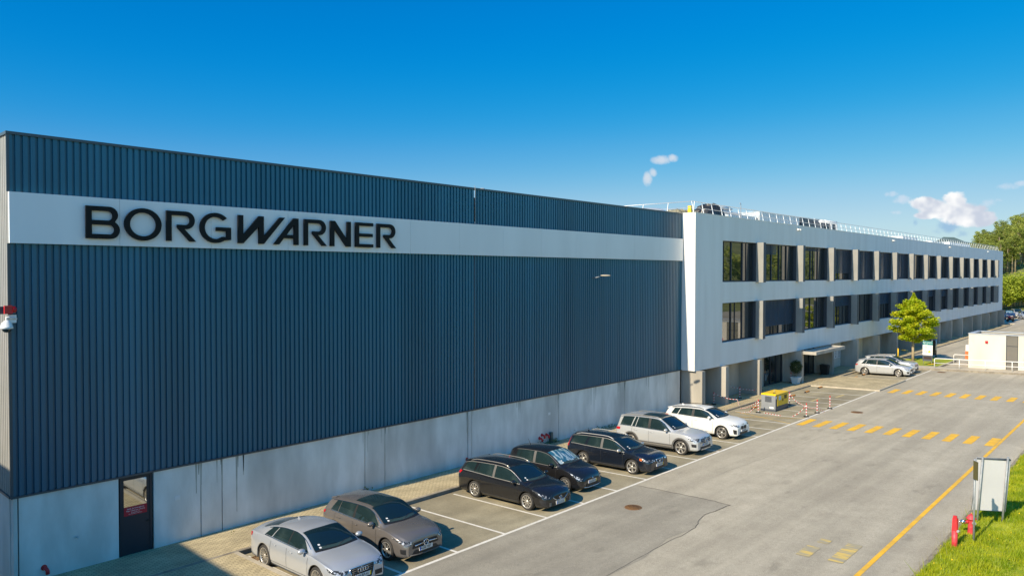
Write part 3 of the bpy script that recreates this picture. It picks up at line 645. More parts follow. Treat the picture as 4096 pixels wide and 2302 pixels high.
def rbox(name, x0, x1, y0, y1, z1, mat, label, cat, grp=None, ribs_=0, trim=None):
    e = empty(name, ((x0+x1)/2, y0, 13), 0, label, cat, grp); hx = (x1-x0)/2
    mb = MB(); mb.box(-hx, hx, 0, y1-y0, 0, z1-13); mb.build('casing', mat, e)
    mb = MB(); n = int((x1-x0)/.4)
    for i in range(n): mb.box(-hx+.03+i*(2*hx)/n, -hx+.06+i*(2*hx)/n, -.03, -.002, .02, z1-13-.05)
    for i in range(8): mb.box(-hx-.03, -hx-.002, .1+i*(y1-y0)/8, .14+i*(y1-y0)/8, .02, z1-13-.05)
    mb.build('seam', trim or mat, e)
    mb = MB(); mb.box(-hx-.05, hx+.05, -.05, y1-y0+.05, z1-13+.002, z1-13+.06); mb.build('lid', 'duct', e); return e
rbox('plant_enclosure', 66.5, 76.2, 4, 9, 14.98, 'duct', 'pale ribbed plant enclosure on the middle of the office roof', 'plant enclosure', 'roof plant units')
rbox('plant_duct', 60.5, 66.3, 4.2, 6, 14.45, 'duct', 'low sloping pale duct in front of the ribbed roof enclosure', 'duct', 'roof plant units')
e = rbox('chiller_unit', 76.8, 80.2, 4, 6, 15.05, 'unit', 'dark blue chiller next to the ribbed roof enclosure', 'chiller', 'roof plant units')
e = rbox('chiller_unit', 80.6, 83.4, 4, 6, 15.1, 'greypanel', 'grey panelled chiller between the two dark ones on the roof', 'chiller', 'roof plant units', trim='unit')
e = rbox('chiller_unit', 83.8, 87.4, 4, 6, 15.12, 'unit', 'dark chiller with white pipes at the far end of the roof plant', 'chiller', 'roof plant units')
e = empty('roof_pipework', (84, 3.4, 13), 0, 'fat white insulated pipes bending down in front of the roof chillers', 'pipework')
for i in range(2):
    mb = MB(); mb.tube([(-3.5+i, -.1*i, 1.85), (-.6+i*1.4, -.1*i, 1.85), (-.35+i*1.4, -.1*i, 1.7), (-.3+i*1.4, -.1*i, .5)], .17, 12); mb.build('pipe', 'whitepaint', e)
mb = MB(); mb.tube([(-1, -.2, .45), (6.5, -.2, .45), (7.2, -.2, .2)], .2, 12); mb.build('pipe', 'whitepaint', e)
for x0, x1, z1, lab in ((110.5, 118, 14.35, 'low white roof box with dark end above the middle of the office block'), (126, 134, 14.2, 'first of two long low white roof boxes near the far end'), (138, 154, 14.45, 'longest low white roof box at the far end of the railing')):
    e = rbox('roof_box', x0, x1, 3, 6, z1, 'whitepaint', lab, 'roof box', 'low white roof boxes')
# floodlights under the parapet
for x in (63.0, 90.9, 118.3, 146.0):
    e = empty('floodlight', (x, -1.0, 13.0), 0, 'small black and white floodlight pair under the office parapet', 'floodlight', 'floodlights under the office parapet')
    for dx in (-.2, .2):
        mb = MB(); mb.hexa([(dx-.09, -.2, -.04), (dx+.09, -.2, -.04), (dx+.09, -.02, -.1), (dx-.09, -.02, -.1), (dx-.09, -.2, .0), (dx+.09, -.2, .0), (dx+.09, -.02, .10), (dx-.09, -.02, .10)]); mb.build('lamp_head', 'whitepaint', e)
    mb = MB(); mb.box(-.02, .02, -.1, .0, -.02, .1); mb.build('bracket', 'black', e)
fl = [o for o in COL.objects if o.name.startswith('floodlight')]
for o, s_ in zip(fl, ('nearest the hall, above the second window', 'second from the hall, above the middle windows', 'third from the hall', 'farthest from the hall')): o['label'] = 'small white floodlight pair under the office parapet, ' + s_
# ------------------------------------------------------------------ cars
def pchip(pts):
    xs = np.array([p[0] for p in pts], float); ys = np.array([p[1] for p in pts], float)
    h = np.diff(xs); d = np.diff(ys)/h; m_ = np.zeros(len(xs)); m_[0] = d[0]; m_[-1] = d[-1]
    for i in range(1, len(xs)-1):
        if d[i-1]*d[i] > 0:
            w1 = 2*h[i]+h[i-1]; w2 = h[i]+2*h[i-1]; m_[i] = (w1+w2)/(w1/d[i-1]+w2/d[i])
    def f(x):
        x = min(max(x, xs[0]), xs[-1]); i = min(int(np.searchsorted(xs, x, side='right'))-1, len(xs)-2); i = max(i, 0)
        t_ = (x-xs[i])/h[i]; return ((2*t_**3-3*t_**2+1)*ys[i]+(t_**3-2*t_**2+t_)*h[i]*m_[i]+(-2*t_**3+3*t_**2)*ys[i+1]+(t_**3-t_**2)*h[i]*m_[i+1])
    return f
PROF = pchip([(0, .945), (.10, .985), (.32, .997), (.48, 1.0), (.60, .992), (.68, .996), (.80, .982), (.92, .962), (1, .945)])

def carpaint(name, c, metal=.0, rough=.3, c2=None):
    return M(name, c, rough, m=metal, spec=.5, coat=.6)
CP = {'silver': carpaint('silver car paint', (.47, .49, .52), .4, .26), 'silver2': carpaint('bright silver car paint', (.54, .55, .55), .35, .26), 'greige': carpaint('grey brown car paint', (.21, .19, .175), .5, .26),
      'black': carpaint('black car paint', (.010, .010, .011), 0, .22), 'navy': carpaint('blue black car paint', (.008, .011, .018), 0, .2), 'white': carpaint('white car paint', (.74, .735, .70), 0, .35), 'blue': carpaint('dark blue car paint', (.02, .04, .09), .2, .3), 'beige': carpaint('pale car paint', (.55, .55, .52), .3, .35)}
MAT['tyre'] = M('tyre rubber', (.022, .021, .02), .75, c2=(.035, .033, .03), scale=12)
MAT['alloy'] = M('alloy wheel', (.60, .57, .52), .3, m=.75)
MAT['dkrim'] = M('brake shadow', (.02, .018, .016), .6)
MAT['carglass'] = M('car glass', (.012, .024, .024), .02, spec=1.0, c2=(.024, .04, .038), scale=2.2, lo=.45, hi=.65)
MAT['carglass2'] = M('windscreen glass', (.006, .018, .026), .03, spec=.5)
MAT['lamp'] = M('headlamp lens', (.05, .055, .06), .08, m=.3, c2=(.70, .72, .75), scale=13, lo=.5, hi=.62)
MAT['shade'] = M('foil sun shade', (.03, .16, .24), .12, m=.4, c2=(.55, .68, .68), scale=3.2, detail=8, lo=.46, hi=.60, stretch=(1, 3.5, 1))
MAT['tail'] = M('tail lamp', (.45, .006, .01), .15)
MAT['amber'] = M('amber lens', (.7, .12, .01), .2)
MAT['plastic'] = M('dark car plastic', (.014, .014, .015), .5)
MAT['greyplastic'] = M('grey car plastic', (.10, .098, .095), .6)
MAT['chrome'] = M('chrome', (.75, .76, .78), .12, m=1.)
MAT['plate'] = M('number plate', (.62, .64, .62), .4)
MAT['plateblue'] = M('plate blue band', (.01, .08, .45), .4)
MAT['plateyel'] = M('plate yellow band', (.75, .55, .02), .4)
MAT['ink'] = M('plate ink', (.01, .01, .01), .5)
MAT['dash'] = M('dashboard behind glass', (.035, .06, .055), .25)
MAT['cream'] = M('seat cloth', (.40, .42, .38), .8)

class Car:
    def __init__(s, d):
        s.d = d; s.W = d['W']/2; s.wb = d['WB']/2; s.xf = d['xf']; s.xr = d['xr']; s.R = d.get('R', .32); s.Ra = d.get('Ra', s.R+.055)
        s.ft = pchip(d['top']); s.fs = pchip(d['belt']); s.z0 = d.get('z0', .19); s.fw = pchip(d['topw'])
        s.nose = d.get('nose', .70); s.tail = d.get('tailw', .80)
        s.fz0 = pchip([(s.xr, s.z0+.16), (s.xr+.12, s.z0+.08), (s.xr+.5, s.z0), (s.xf-.55, s.z0), (s.xf-.1, s.z0+.0), (s.xf, s.z0+.04)])
    def w(s, x):
        if x > s.xf-.85: t_ = (x-(s.xf-.85))/.85; return s.W*(1-(1-s.nose)*(.35*t_**2+.65*t_**7))
        if x < s.xr+.7: t_ = ((s.xr+.7)-x)/.7; return s.W*(1-(1-s.tail)*(.35*t_**2+.65*t_**7))
        return s.W
    def par(s, x):
        W_ = s.w(x); zt = s.ft(x); zs = s.fs(x); cr = s.d.get('crown', .075); ze = zt-cr
        zs = min(zs, ze-.012); wt = s.fw(x)*W_; return W_, zs, zt, ze, wt
    def side_y(s, x, z):
        W_, zs, zt, ze, wt = s.par(x); z0 = s.z0
        if z <= zs: return W_*PROF(min(1, max(0, (z-z0)/(zs-z0))))
        ws = .925*W_
        if z <= ze:
            u = (z-zs)/(ze-zs); return ws+(wt-ws)*u+.018*sin(pi*u)*(1 if ze-zs > .15 else 0)
        if z >= zt: return 0.
        return wt*(1-(z-ze)/(zt-ze))**(1/3)
    def top_z(s, x, y):
        W_, zs, zt, ze, wt = s.par(x); y = abs(y)
        if y <= wt: return ze+(zt-ze)*(1-(y/wt)**3)
        ws = .925*W_; return zs+(ze-zs)*max(0, min(1, (ws-y)/(ws-wt)))
    def front_x(s, y, z):
        lo, hi = s.xf-1.2, s.xf
        ok = lambda x: s.side_y(x, z) >= abs(y) and z < s.ft(x)
        if ok(hi): return hi
        for _ in range(22):
            mid = (lo+hi)/2
            if ok(mid): lo = mid
            else: hi = mid
        return lo
    def rear_x(s, y, z):
        lo, hi = s.xr, s.xr+1.2
        ok = lambda x: s.side_y(x, z) >= abs(y) and z < s.ft(x)
        if ok(lo): return lo
        for _ in range(22):
            mid = (lo+hi)/2
            if ok(mid): hi = mid
            else: lo = mid
        return hi
    def zb(s, x):
        z = s.fz0(x)
        for xc in (-s.wb, s.wb):
            q = s.Ra**2-(x-xc)**2
            if q > 0: z = max(z, s.R+sqrt(q))
        return z
    def ring(s, x):
        zb = s.zb(x); W_, zs, zt, ze, wt = s.par(x); out = []
        ylow = s.side_y(x, zb); out.append((0, zb+.03)); out.append((ylow*.68, zb+.03)); out.append((ylow-.03, zb-.0))
        for k_ in range(10):
            z = zb+(zs-zb)*k_/9; out.append((s.side_y(x, z), z))
        out.append((.925*W_, zs+.006))
        for k_ in range(1, 6):
            z = zs+(ze-zs)*k_/5; out.append((s.side_y(x, z), z))
        for k_ in range(1, 8):
            y = wt*(1-k_/7)**1.0; y = wt*cos(pi/2*k_/7) if k_ < 7 else 0; out.append((y, s.top_z(x, y)))
        return out
def tri_patch(mb, pts, thick=.006, mi=0, sm=True):
    mb.grid(pts, mi=mi, sm=sm)
def side_patch(car, mb, top, bot, sgn, off=.005, nr=5, mi=0):
    """top/bot: lists of (x,z) sampled alike -> patch on the side surface"""
    PT = []
    for (xt_, zt_), (xb_, zb_) in zip(top, bot):
        PT.append([(xt_+(xb_-xt_)*j/nr, sgn*(car.side_y(xt_+(xb_-xt_)*j/nr, zt_+(zb_-zt_)*j/nr)+off), zt_+(zb_-zt_)*j/nr) for j in range(nr+1)])
    mb.grid(PT, mi=mi, flip=(sgn < 0))
def lin(p, q, n=6): return [(p[0]+(q[0]-p[0])*i/n, p[1]+(q[1]-p[1])*i/n) for i in range(n+1)]
def front_patch(car, mb, y0, y1, z0, z1, off=.008, n=8, mi=0, zf=None, y0b=None, y1b=None):
    PT = []
    y0b = y0 if y0b is None else y0b; y1b = y1 if y1b is None else y1b
    for j in range(n+1):
        u = j/n; ya = y0+(y1-y0)*u; yb = y0b+(y1b-y0b)*u; col = []
        zt_ = z1+(zf(ya) if zf else 0)
        for k_ in range(5):
            v = k_/4; y = ya+(yb-ya)*v; z = zt_+(z0-zt_)*v; col.append((car.front_x(y, z)+off, y, z))
        PT.append(col)
    mb.grid(PT, mi=mi, flip=True)
def build_car(d, paint, loc, label, group='cars parked nose out along the hall', detail=2, rz=-pi/2, tilt=-math.atan(.03), cat='car', name='parked_car', scale=1.03):
    car = Car(d); e = empty(name, loc, 0, label, cat, group); e.rotation_euler = (0, tilt, rz); e.scale = (scale,)*3
    pm = CP[paint]
    # stations
    xs = set(np.round(np.linspace(car.xr, car.xf, 60), 4))
    for xc in (-car.wb, car.wb):
        for k_ in range(-14, 15): xs.add(round(xc+car.Ra*sin(pi/2*k_/14), 4))
    for k_ in range(1, 10): xs.add(round(car.xf-.22*(k_/10)**2, 4)); xs.add(round(car.xr+.2*(k_/10)**2, 4))
    for p_ in d['top']: xs.add(p_[0])
    xs = sorted(xs); xs2 = [xs[0]]
    for x in xs[1:]:
        if x-xs2[-1] > .004: xs2.append(x)
    mb = MB(); rings = [car.ring(x) for x in xs2]; nr = len(rings[0])
    for sgn in (1, -1):
        PT = [[(x, sgn*y, z) for y, z in r] for x, r in zip(xs2, rings)]
        base = len(mb.v)
        for row in PT: mb.v += row
        for i in range(len(PT)-1):
            for j in range(nr-1):
                q_ = (base+i*nr+j, base+i*nr+j+1, base+(i+1)*nr+j+1, base+(i+1)*nr+j)
                mb.f.append(q_ if sgn > 0 else q_[::-1]); mb.m.append(1 if j < 2 else 0); mb.sm.append(True)
        for i, fl_ in ((0, sgn > 0), (len(PT)-1, sgn < 0)):
            q_ = [base+i*nr+j for j in range(nr)]; mb.f.append(tuple(q_ if not fl_ else q_[::-1])); mb.m.append(0); mb.sm.append(False)
    body = mb.build('body', [pm, MAT['plastic']], e)
    body.data.transform(Matrix.Identity(4)); recalc(body)
    # side windows
    zlo = lambda x: car.fs(x)+.035
    zhi = lambda x: car.ft(x)-d.get('crown', .075)-d.get('hd', .025)
    for sgn in (1, -1):
        for (xb0, xt0, xb1, xt1) in d['win']:
            mb = MB(); n = 8; top = []; bot = []
            for i in range(n+1):
                u = i/n; xb_ = xb0+(xb1-xb0)*u; xt_ = xt0+(xt1-xt0)*u
                zt_ = zhi(xt_); zb_ = zlo(xb_)
                if zt_ < zb_+.01: zt_ = zb_+.01
                top.append((xt_, zt_)); bot.append((xb_, zb_))
            side_patch(car, mb, top, bot, sgn, .006); mb.build('side_window', 'carglass', body)
        if 'pill' in d:
            (w1, w2) = (d['win'][-2], d['win'][-1]); mb = MB(); n = 4; top = []; bot = []
            for i in range(n+1):
                u = i/n; xb_ = w1[2]+.004+(w2[0]-w1[2]-.008)*u; xt_ = w1[3]+.004+(w2[1]-w1[3]-.008)*u; top.append((xt_, zhi(xt_))); bot.append((xb_, zlo(xb_)))
            side_patch(car, mb, top, bot, sgn, .007); mb.build('door_pillar', d['pill'], body)
        if detail > 1:
            xa, xb_ = d['win'][0][0], d['win'][-1][2]
            mb = MB(); n = 16; xsx = [xa+(xb_-xa)*i/n for i in range(n+1)]
            side_patch(car, mb, [(x, zlo(x)-.004) for x in xsx], [(x, zlo(x)-.026) for x in xsx], sgn, .009, 1); mb.build('window_trim', d.get('trim', 'chrome'), body)
            mb = MB(); side_patch(car, mb, [(x, max(zlo(x)+.012, zhi(x)+.016)) for x in xsx], [(x, max(zlo(x), zhi(x)+.002)) for x in xsx], sgn, .009, 1); mb.build('window_trim', d.get('trim', 'chrome'), body)
            # door shut lines
            mb = MB()
            for xd, slant in d['doors']:
                zt_ = zlo(xd)-.03; zb_ = max(car.z0+.12, car.zb(xd)+.03)
                side_patch(car, mb, [(xd-.006, zt_), (xd+.006, zt_)], [(xd-.006+slant, zb_), (xd+.006+slant, zb_)], sgn, .003, 8)
            xa2, xb2 = d['doors'][0][0]+d['doors'][0][1], d['doors'][-1][0]+d['doors'][-1][1]; n = 10
            xsx = [xa2+(xb2-xa2)*i/n for i in range(n+1)]
            side_patch(car, mb, [(x, car.z0+.125) for x in xsx], [(x, car.z0+.112) for x in xsx], sgn, .003, 1)
            mb.build('door_gap', 'plastic', body)
            for xd in d['handles']:
                zh = car.fs(xd)-.13; mb = MB(); yy = car.side_y(xd, zh)
                mb.tube([(xd-.10, sgn*(yy+.002), zh), (xd-.075, sgn*(yy+.028), zh+.004), (xd+.075, sgn*(yy+.028), zh+.004), (xd+.10, sgn*(yy+.002), zh)], .013, 6); mb.build('door_handle', d.get('handlemat', pm), body)
        # mirror
        xm, zm = d['mirror']; ym = car.side_y(xm, zm); mb = MB()
        mb.tube([(xm+.02, sgn*(ym-.03), zm-.03), (xm+.0, sgn*(ym+.07), zm-.01)], .022, 6)
        mb.lathe([(.001, -.075), (.05, -.068), (.078, -.03), (.085, .02), (.07, .05), (.001, .055)], (0, 0, 0), 12, 'x')
        base = len(mb.v)-12*6
        for i in range(base, len(mb.v)):
            v = mb.v[i]; mb.v[i] = (-v[0]*1.0+xm, sgn*(ym+.15)+v[1]*1.45, zm+.03+v[2]*.95)
        recalc(mb.build('door_mirror', d.get('mirrormat', pm), body))
        # lamps
        for (top, bot) in d['head']:
            mb = MB(); side_patch(car, mb, lin(*top), lin(*bot), sgn, .007, 4); mb.build('headlight', 'lamp', body)
        if 'tail' in d:
            for (top, bot) in d['tail']:
                mb = MB(); side_patch(car, mb, lin(*top), lin(*bot), sgn, .008, 4); mb.build('tail_light', 'tail', body)
        for k_, mt_ in (('dark', 'plastic'), ('amber', 'amber')):
            for (top, bot) in d.get(k_, []):
                mb = MB(); side_patch(car, mb, lin(*top), lin(*bot), sgn, .012 if k_ == 'amber' else .006, 3); mb.build('fog_light_surround' if k_ == 'dark' else 'indicator', mt_, body)
        if d.get('clad'):
            for xc in (-car.wb, car.wb):
                mb = MB(); q_ = [pi*(-.08+1.16*i/20) for i in range(21)]
                side_patch(car, mb, [(xc+(car.Ra+.07)*cos(a_), car.R+(car.Ra+.07)*sin(a_)) for a_ in q_], [(xc+(car.Ra-.0)*cos(a_), car.R+(car.Ra-.0)*sin(a_)) for a_ in q_], sgn, .014, 2); mb.build('wheel_arch_trim', 'greyplastic', body)
            mb = MB(); n = 8; xa2, xb2 = -car.wb+car.Ra+.07, car.wb-car.Ra-.07; xsx = [xa2+(xb2-xa2)*i/n for i in range(n+1)]
            side_patch(car, mb, [(x, car.z0+.2) for x in xsx], [(x, car.z0+.0) for x in xsx], sgn, .014, 3); mb.build('sill_trim', 'greyplastic', body)
            mb = MB(); side_patch(car, mb, [(x, car.z0+.13) for x in xsx], [(x, car.z0+.10) for x in xsx], sgn, .02, 1); mb.build('sill_strip', 'alloy', body)
        if d.get('rails'):
            xa2, xb2, mt_ = d['rails']; mb = MB(); pts = []; n = 14
            for i in range(n+1):
                u = i/n; x = xa2+(xb2-xa2)*u; W_, zs, zt, ze, wt = car.par(x); lift = .055*min(1, 8*u, 8*(1-u))
                pts.append((x, sgn*(wt-.05), car.top_z(x, wt-.05)+lift))
            mb.tube(pts, .018, 6); mb.build('roof_rail', mt_, body)
    # windscreen
    xc, xr_ = d['screen']; PT = []
    for i in range(11):
        v = -1+2*i/10; col = []
        for j in range(9):
            u = j/8; xa2 = xc-.13*v*v; xb2 = xr_-.07*v*v; x = xa2+(xb2-xa2)*u; W_, zs, zt, ze, wt = car.par(x); y = v*(wt-.035)
            col.append((x+.004, y, car.top_z(x, y)+.007))
        PT.append(col)
    mb = MB(); mb.grid(PT); ws = recalc(mb.build('windscreen', d.get('ws', 'carglass2'), body))
    if detail > 1:
        mb = MB(); 
        for (j, i) in ((1, 1), (2, 1)):
            a_, b_, c_, d_ = Vector(PT[i][j-1]), Vector(PT[i+1][j-1]), Vector(PT[i+1][j]), Vector(PT[i][j]); u_q = lambda s_, t_: a_.lerp(b_, s_).lerp(d_.lerp(c_, s_), t_)+Vector((.004, 0, .004))
            mb.face([u_q(.1, .35), u_q(.55, .35), u_q(.55, .85), u_q(.1, .85)])
        recalc(mb.build('windscreen_sticker', 'signwhite', ws))
        PD = [[(p_[0]+.006, p_[1]*.93, p_[2]+.004) for p_ in (r[0], Vector(r[0]).lerp(Vector(r[1]), .9))] for r in PT]
        mb = MB(); mb.grid(PD); recalc(mb.build('dashboard', 'dash', ws))
    mb = MB(); mb.tube([PT[1][0], PT[3][1], PT[5][1]], .012, 5); mb.tube([PT[5][0], PT[7][1], PT[9][1]], .012, 5)
    for i in range(1, 10): pass
    mb.build('wiper', 'plastic', body)
    mb = MB(); PT2 = [[(p_[0]+.06, p_[1], car.top_z(p_[0]+.06, p_[1])+.006) for p_ in (r[0],)]+[(r[0][0]+.004, r[0][1], r[0][2]-.001)] for r in PT]
    mb.grid(PT2); recalc(mb.build('cowl', 'plastic', body))
    if 'rear' in d:
        xa2, xb2 = d['rear']; PT = []
        for i in range(9):
            v = -1+2*i/8; col = []
            for j in range(7):
                x = xa2+.06*v*v+(xb2-xa2)*j/6; W_, zs, zt, ze, wt = car.par(x); y = v*(wt-.06); col.append((x, y, car.top_z(x, y)+.007))
            PT.append(col)
        mb = MB(); mb.grid(PT, flip=True); recalc(mb.build('rear_window', 'carglass', body))
    if 'sunroof' in d:
        xa2, xb2 = d['sunroof']; PT = []
        for i in range(9):
            v = -1+2*i/8; PT.append([(xa2+(xb2-xa2)*j/8, v*(car.par(xa2+(xb2-xa2)*j/8)[4]-.11), car.top_z(xa2+(xb2-xa2)*j/8, v*(car.par(xa2+(xb2-xa2)*j/8)[4]-.11))+.006) for j in range(9)])
        mb = MB(); mb.grid(PT); recalc(mb.build('glass_roof', 'carglass', body))
    if 'spoiler' in d:
        xa2, zz = d['spoiler']; xa2 += .12; W_, zs, zt, ze, wt = car.par(xa2+.30); zz = ze-.02; mb = MB()
        mb.hexa([(xa2, -wt+.06, zz-.01), (xa2+.26, -wt+.02, ze-.0), (xa2+.26, wt-.02, ze-.0), (xa2, wt-.06, zz-.01), (xa2+.01, -wt+.10, zz+.025), (xa2+.28, -wt+.12, zt-.02), (xa2+.28, wt-.12, zt-.02), (xa2+.01, wt-.10, zz+.025)])
        recalc(mb.build('spoiler', pm, body))
    # antenna
    if d.get('fin'):
        xa2 = d['fin']; mb = MB(); z = car.ft(xa2); mb.hexa([(xa2-.09, -.02, z-.01), (xa2+.07, -.02, z-.01), (xa2+.07, .02, z-.01), (xa2-.09, .02, z-.01), (xa2-.09, -.004, z+.06), (xa2-.05, -.004, z+.055), (xa2-.05, .004, z+.055), (xa2-.09, .004, z+.06)]); mb.build('aerial', pm, body)
    if d.get('whip'):
        xa2 = d['whip']; z = car.ft(xa2); mb = MB(); mb.tube([(xa2, 0, z-.01), (xa2-.14, 0, z+.22)], [.014, .005], 6); mb.build('aerial', 'plastic', body)
    # front
    for it in d['front']:
        k_ = it[0]
        if k_ == 'p':
            _, nm, mt_, y0, y1, z0, z1, off = it[:8]; y0b, y1b = (it[8], it[9]) if len(it) > 8 else (y0, y1)
            mb = MB(); front_patch(car, mb, y0, y1, z0, z1, off, 8, y0b=y0b, y1b=y1b); recalc(mb.build(nm, mt_ if mt_ != 'paint' else pm, body))
        elif k_ == 'bars':
            _, mt_, hw, zsx, off = it; mb = MB()
            for z in zsx: mb.tube([(car.front_x(y, z)+off, y, z) for y in np.linspace(-hw, hw, 7)], .010, 5)
            mb.build('grille_bar', mt_, body)
        elif k_ == 'ring':
            _, cs, rr, tb, mt_, off = it; mb = MB()
            for (yc, zc) in cs:
                x = car.front_x(yc, zc)+off; mb.tube([(x, yc+rr*cos(2*pi*i/16), zc+rr*sin(2*pi*i/16)) for i in range(17)], tb, 6, cap=False)
            mb.build('badge', mt_, body)
        elif k_ == 'stroke':
            _, pts, tb, mt_, off = it; mb = MB()
            for pl in pts: mb.tube([(car.front_x(y, z)+off, y, z) for y, z in pl], tb, 5)
            mb.build('badge', mt_, body)
        elif k_ == 'outline':
            _, pl, tb, mt_, off = it; mb = MB(); mb.tube([(car.front_x(y, z)+off, y, z) for y, z in pl], tb, 6); mb.build('grille_surround', mt_, body)
    if d.get('plate'):
        zc, txt, yel = d['plate']; x = car.front_x(0, zc)+.03; mb = MB(); mb.box(x-.03, x, -.26, .26, zc-.057, zc+.057); pl = mb.build('number_plate', 'plate', body)
        mb = MB(); mb.box(x, x+.003, -.26, -.215, zc-.055, zc+.055) if False else mb.box(x, x+.003, .215, .26, zc-.055, zc+.055)
        # seen from the front, the country band is on the viewer's left (= car's right, -y)
        mb = MB(); mb.box(x, x+.003, -.26, -.215, zc-.055, zc+.055); mb.build('country_band', 'plateblue', pl)
        if yel: mb = MB(); mb.box(x, x+.003, .222, .26, zc-.055, zc+.055); mb.build('year_band', 'plateyel', pl)
        text_obj('plate_number', txt, .115, 'ink', pl, (x+.004, 0, zc-.002), (pi/2, 0, pi/2), .001, sx_=.86)
    # wheels
    R_ = car.R; Wt = .205; rimr = R_-.09
    mb = MB(); mb.lathe([(rimr-.01, -Wt/2+.01), (rimr+.02, -Wt/2), (R_-.03, -Wt/2), (R_-.006, -Wt/2+.03), (R_, -Wt/2+.06), (R_, Wt/2-.06), (R_-.006, Wt/2-.03), (R_-.03, Wt/2), (rimr+.02, Wt/2), (rimr, Wt/2-.015), (rimr-.01, Wt/2-.05)], n=36, axis='y')
    mb.lathe([(.001, -Wt/2+.03), (rimr, -Wt/2+.03)], n=24, axis='y', mi=1); mb.lathe([(rimr-.005, Wt/2-.075), (.001, Wt/2-.075)], n=24, axis='y', mi=1)
    wheel = recalc(mb.build('wheel', ['tyre', 'dkrim'], e))
    ns = d['spokes']; sw = d.get('sw', .05); mb = MB()
    mb.lathe([(rimr+.008, Wt/2-.012), (rimr-.006, Wt/2-.004), (rimr-.022, Wt/2-.012), (rimr-.028, Wt/2-.05)], n=36, axis='y')
    mb.lathe([(.001, Wt/2-.018), (.055, Wt/2-.02), (.062, Wt/2-.045)], n=16, axis='y')
    for i in range(ns):
        offs = (-.045, .045) if d.get('twin') else (0,)
        for of in offs:
            A_ = 2*pi*i/ns+pi/2; r0, r1 = .045, rimr-.01; n_ = (-sin(A_), cos(A_)); w0, w1 = sw*.55, sw*(.5 if d.get('thin') else .75)
            if d.get('twin'): w0, w1 = sw*.4, sw*.45
            P8 = []
            for yy in (Wt/2-.055, Wt/2-.022):
                for (rr, s_) in ((r0, -1), (r1, -1), (r1, 1), (r0, 1)):
                    wd = (w0 if rr == r0 else w1)/1; o2 = of*(rr/r1); yo = yy-(0 if rr == r0 else -.006)
                    P8.append((rr*cos(A_)+n_[0]*(wd*s_/1.3+o2), yo, rr*sin(A_)+n_[1]*(wd*s_/1.3+o2)))
            mb.hexa(P8)
    rim = recalc(mb.build('rim', d.get('rimmat', 'alloy'), wheel))
    yo = car.W-Wt/2-.012
    wheel.location = (car.wb, yo, R_)
    for (x, sg_) in ((-car.wb, 1), (car.wb, -1), (-car.wb, -1)):
        w2 = wheel.copy(); COL.objects.link(w2); w2.parent = e; w2.location = (x, sg_*yo, R_)
        r3 = rim.copy(); COL.objects.link(r3); r3.parent = w2
        if sg_ < 0: w2.rotation_euler = (0, RS.uniform(0, 1), pi)
        else: w2.rotation_euler = (0, RS.uniform(0, 1), 0)
    return e

TW = lambda xf, xr, c0, c1, r0, w0=.80: _TW(xf, xr, c0, c1, r0, w0-.065)
_TW = lambda xf, xr, c0, c1, r0, w0: [(xr, .72), (xr+.3, w0-.04), (r0, w0-.07), (0, w0-.09), (c1, w0-.08), (c0-.05, .82), (c0+.2, .85), (xf-.3, .84), (xf, .80)]
audi = dict(pill='plastic', W=1.854, WB=2.81, xf=2.30, xr=-2.42, R=.335, nose=.74, tailw=.78,
    top=[(-2.42, .93), (-2.36, 1.01), (-2.2, 1.045), (-1.9, 1.10), (-1.4, 1.235), (-.9, 1.335), (-.45, 1.38), (0, 1.388), (.3, 1.35), (.55, 1.27), (.95, 1.09), (1.2, .965), (1.5, .925), (1.9, .845), (2.15, .76), (2.26, .69), (2.30, .60)],
    belt=[(-2.42, .88), (-2, .955), (-1.4, .955), (-.5, .93), (.5, .905), (1.2, .88), (1.9, .76), (2.30, .56)], topw=TW(2.3, -2.42, 1.2, .4, -1.2, .83),
    win=[(-1.42, -1.22, -1.04, -.88), (-.99, -.84, -.15, -.12), (-.09, -.07, .93, .50)], doors=[(-.98, -.1), (-.12, 0), (.98, 0)], handles=[(-.78), (.10)],
    mirror=(.80, .95), screen=(1.17, .33), rear=(-1.95, -1.15), tail=[(((-2.40, .90), (-2.1, .92)), ((-2.40, .80), (-2.15, .80)))],
    head=[(((1.86, .735), (2.292, .66)), ((1.98, .64), (2.292, .575)))],
    dark=[(((2.05, .42), (2.27, .42)), ((2.08, .30), (2.27, .28)))], fin=-.85, spokes=14, sw=.026, thin=True,
    front=[('p', 'grille', 'plastic', -.40, .40, .30, .665, .010, -.30, .30), ('outline', [(-.40, .67), (.40, .67), (.36, .45), (.29, .30), (-.29, .30), (-.36, .45), (-.40, .67)], .012, 'chrome', .014), ('bars', 'greyplastic', .34, (.48, .53, .58, .63), .012), ('ring', [(-.12, .585), (-.04, .585), (.04, .585), (.12, .585)], .052, .009, 'chrome', .025), ('p', 'headlight', 'lamp', .46, .70, .575, .655, .012, .48, .70), ('p', 'headlight', 'lamp', -.70, -.46, .575, .655, .012, -.70, -.48), ('p', 'air_intake', 'plastic', .42, .66, .29, .42, .006), ('p', 'air_intake', 'plastic', -.66, -.42, .29, .42, .006)], plate=(.42, '58-RP-41', True))
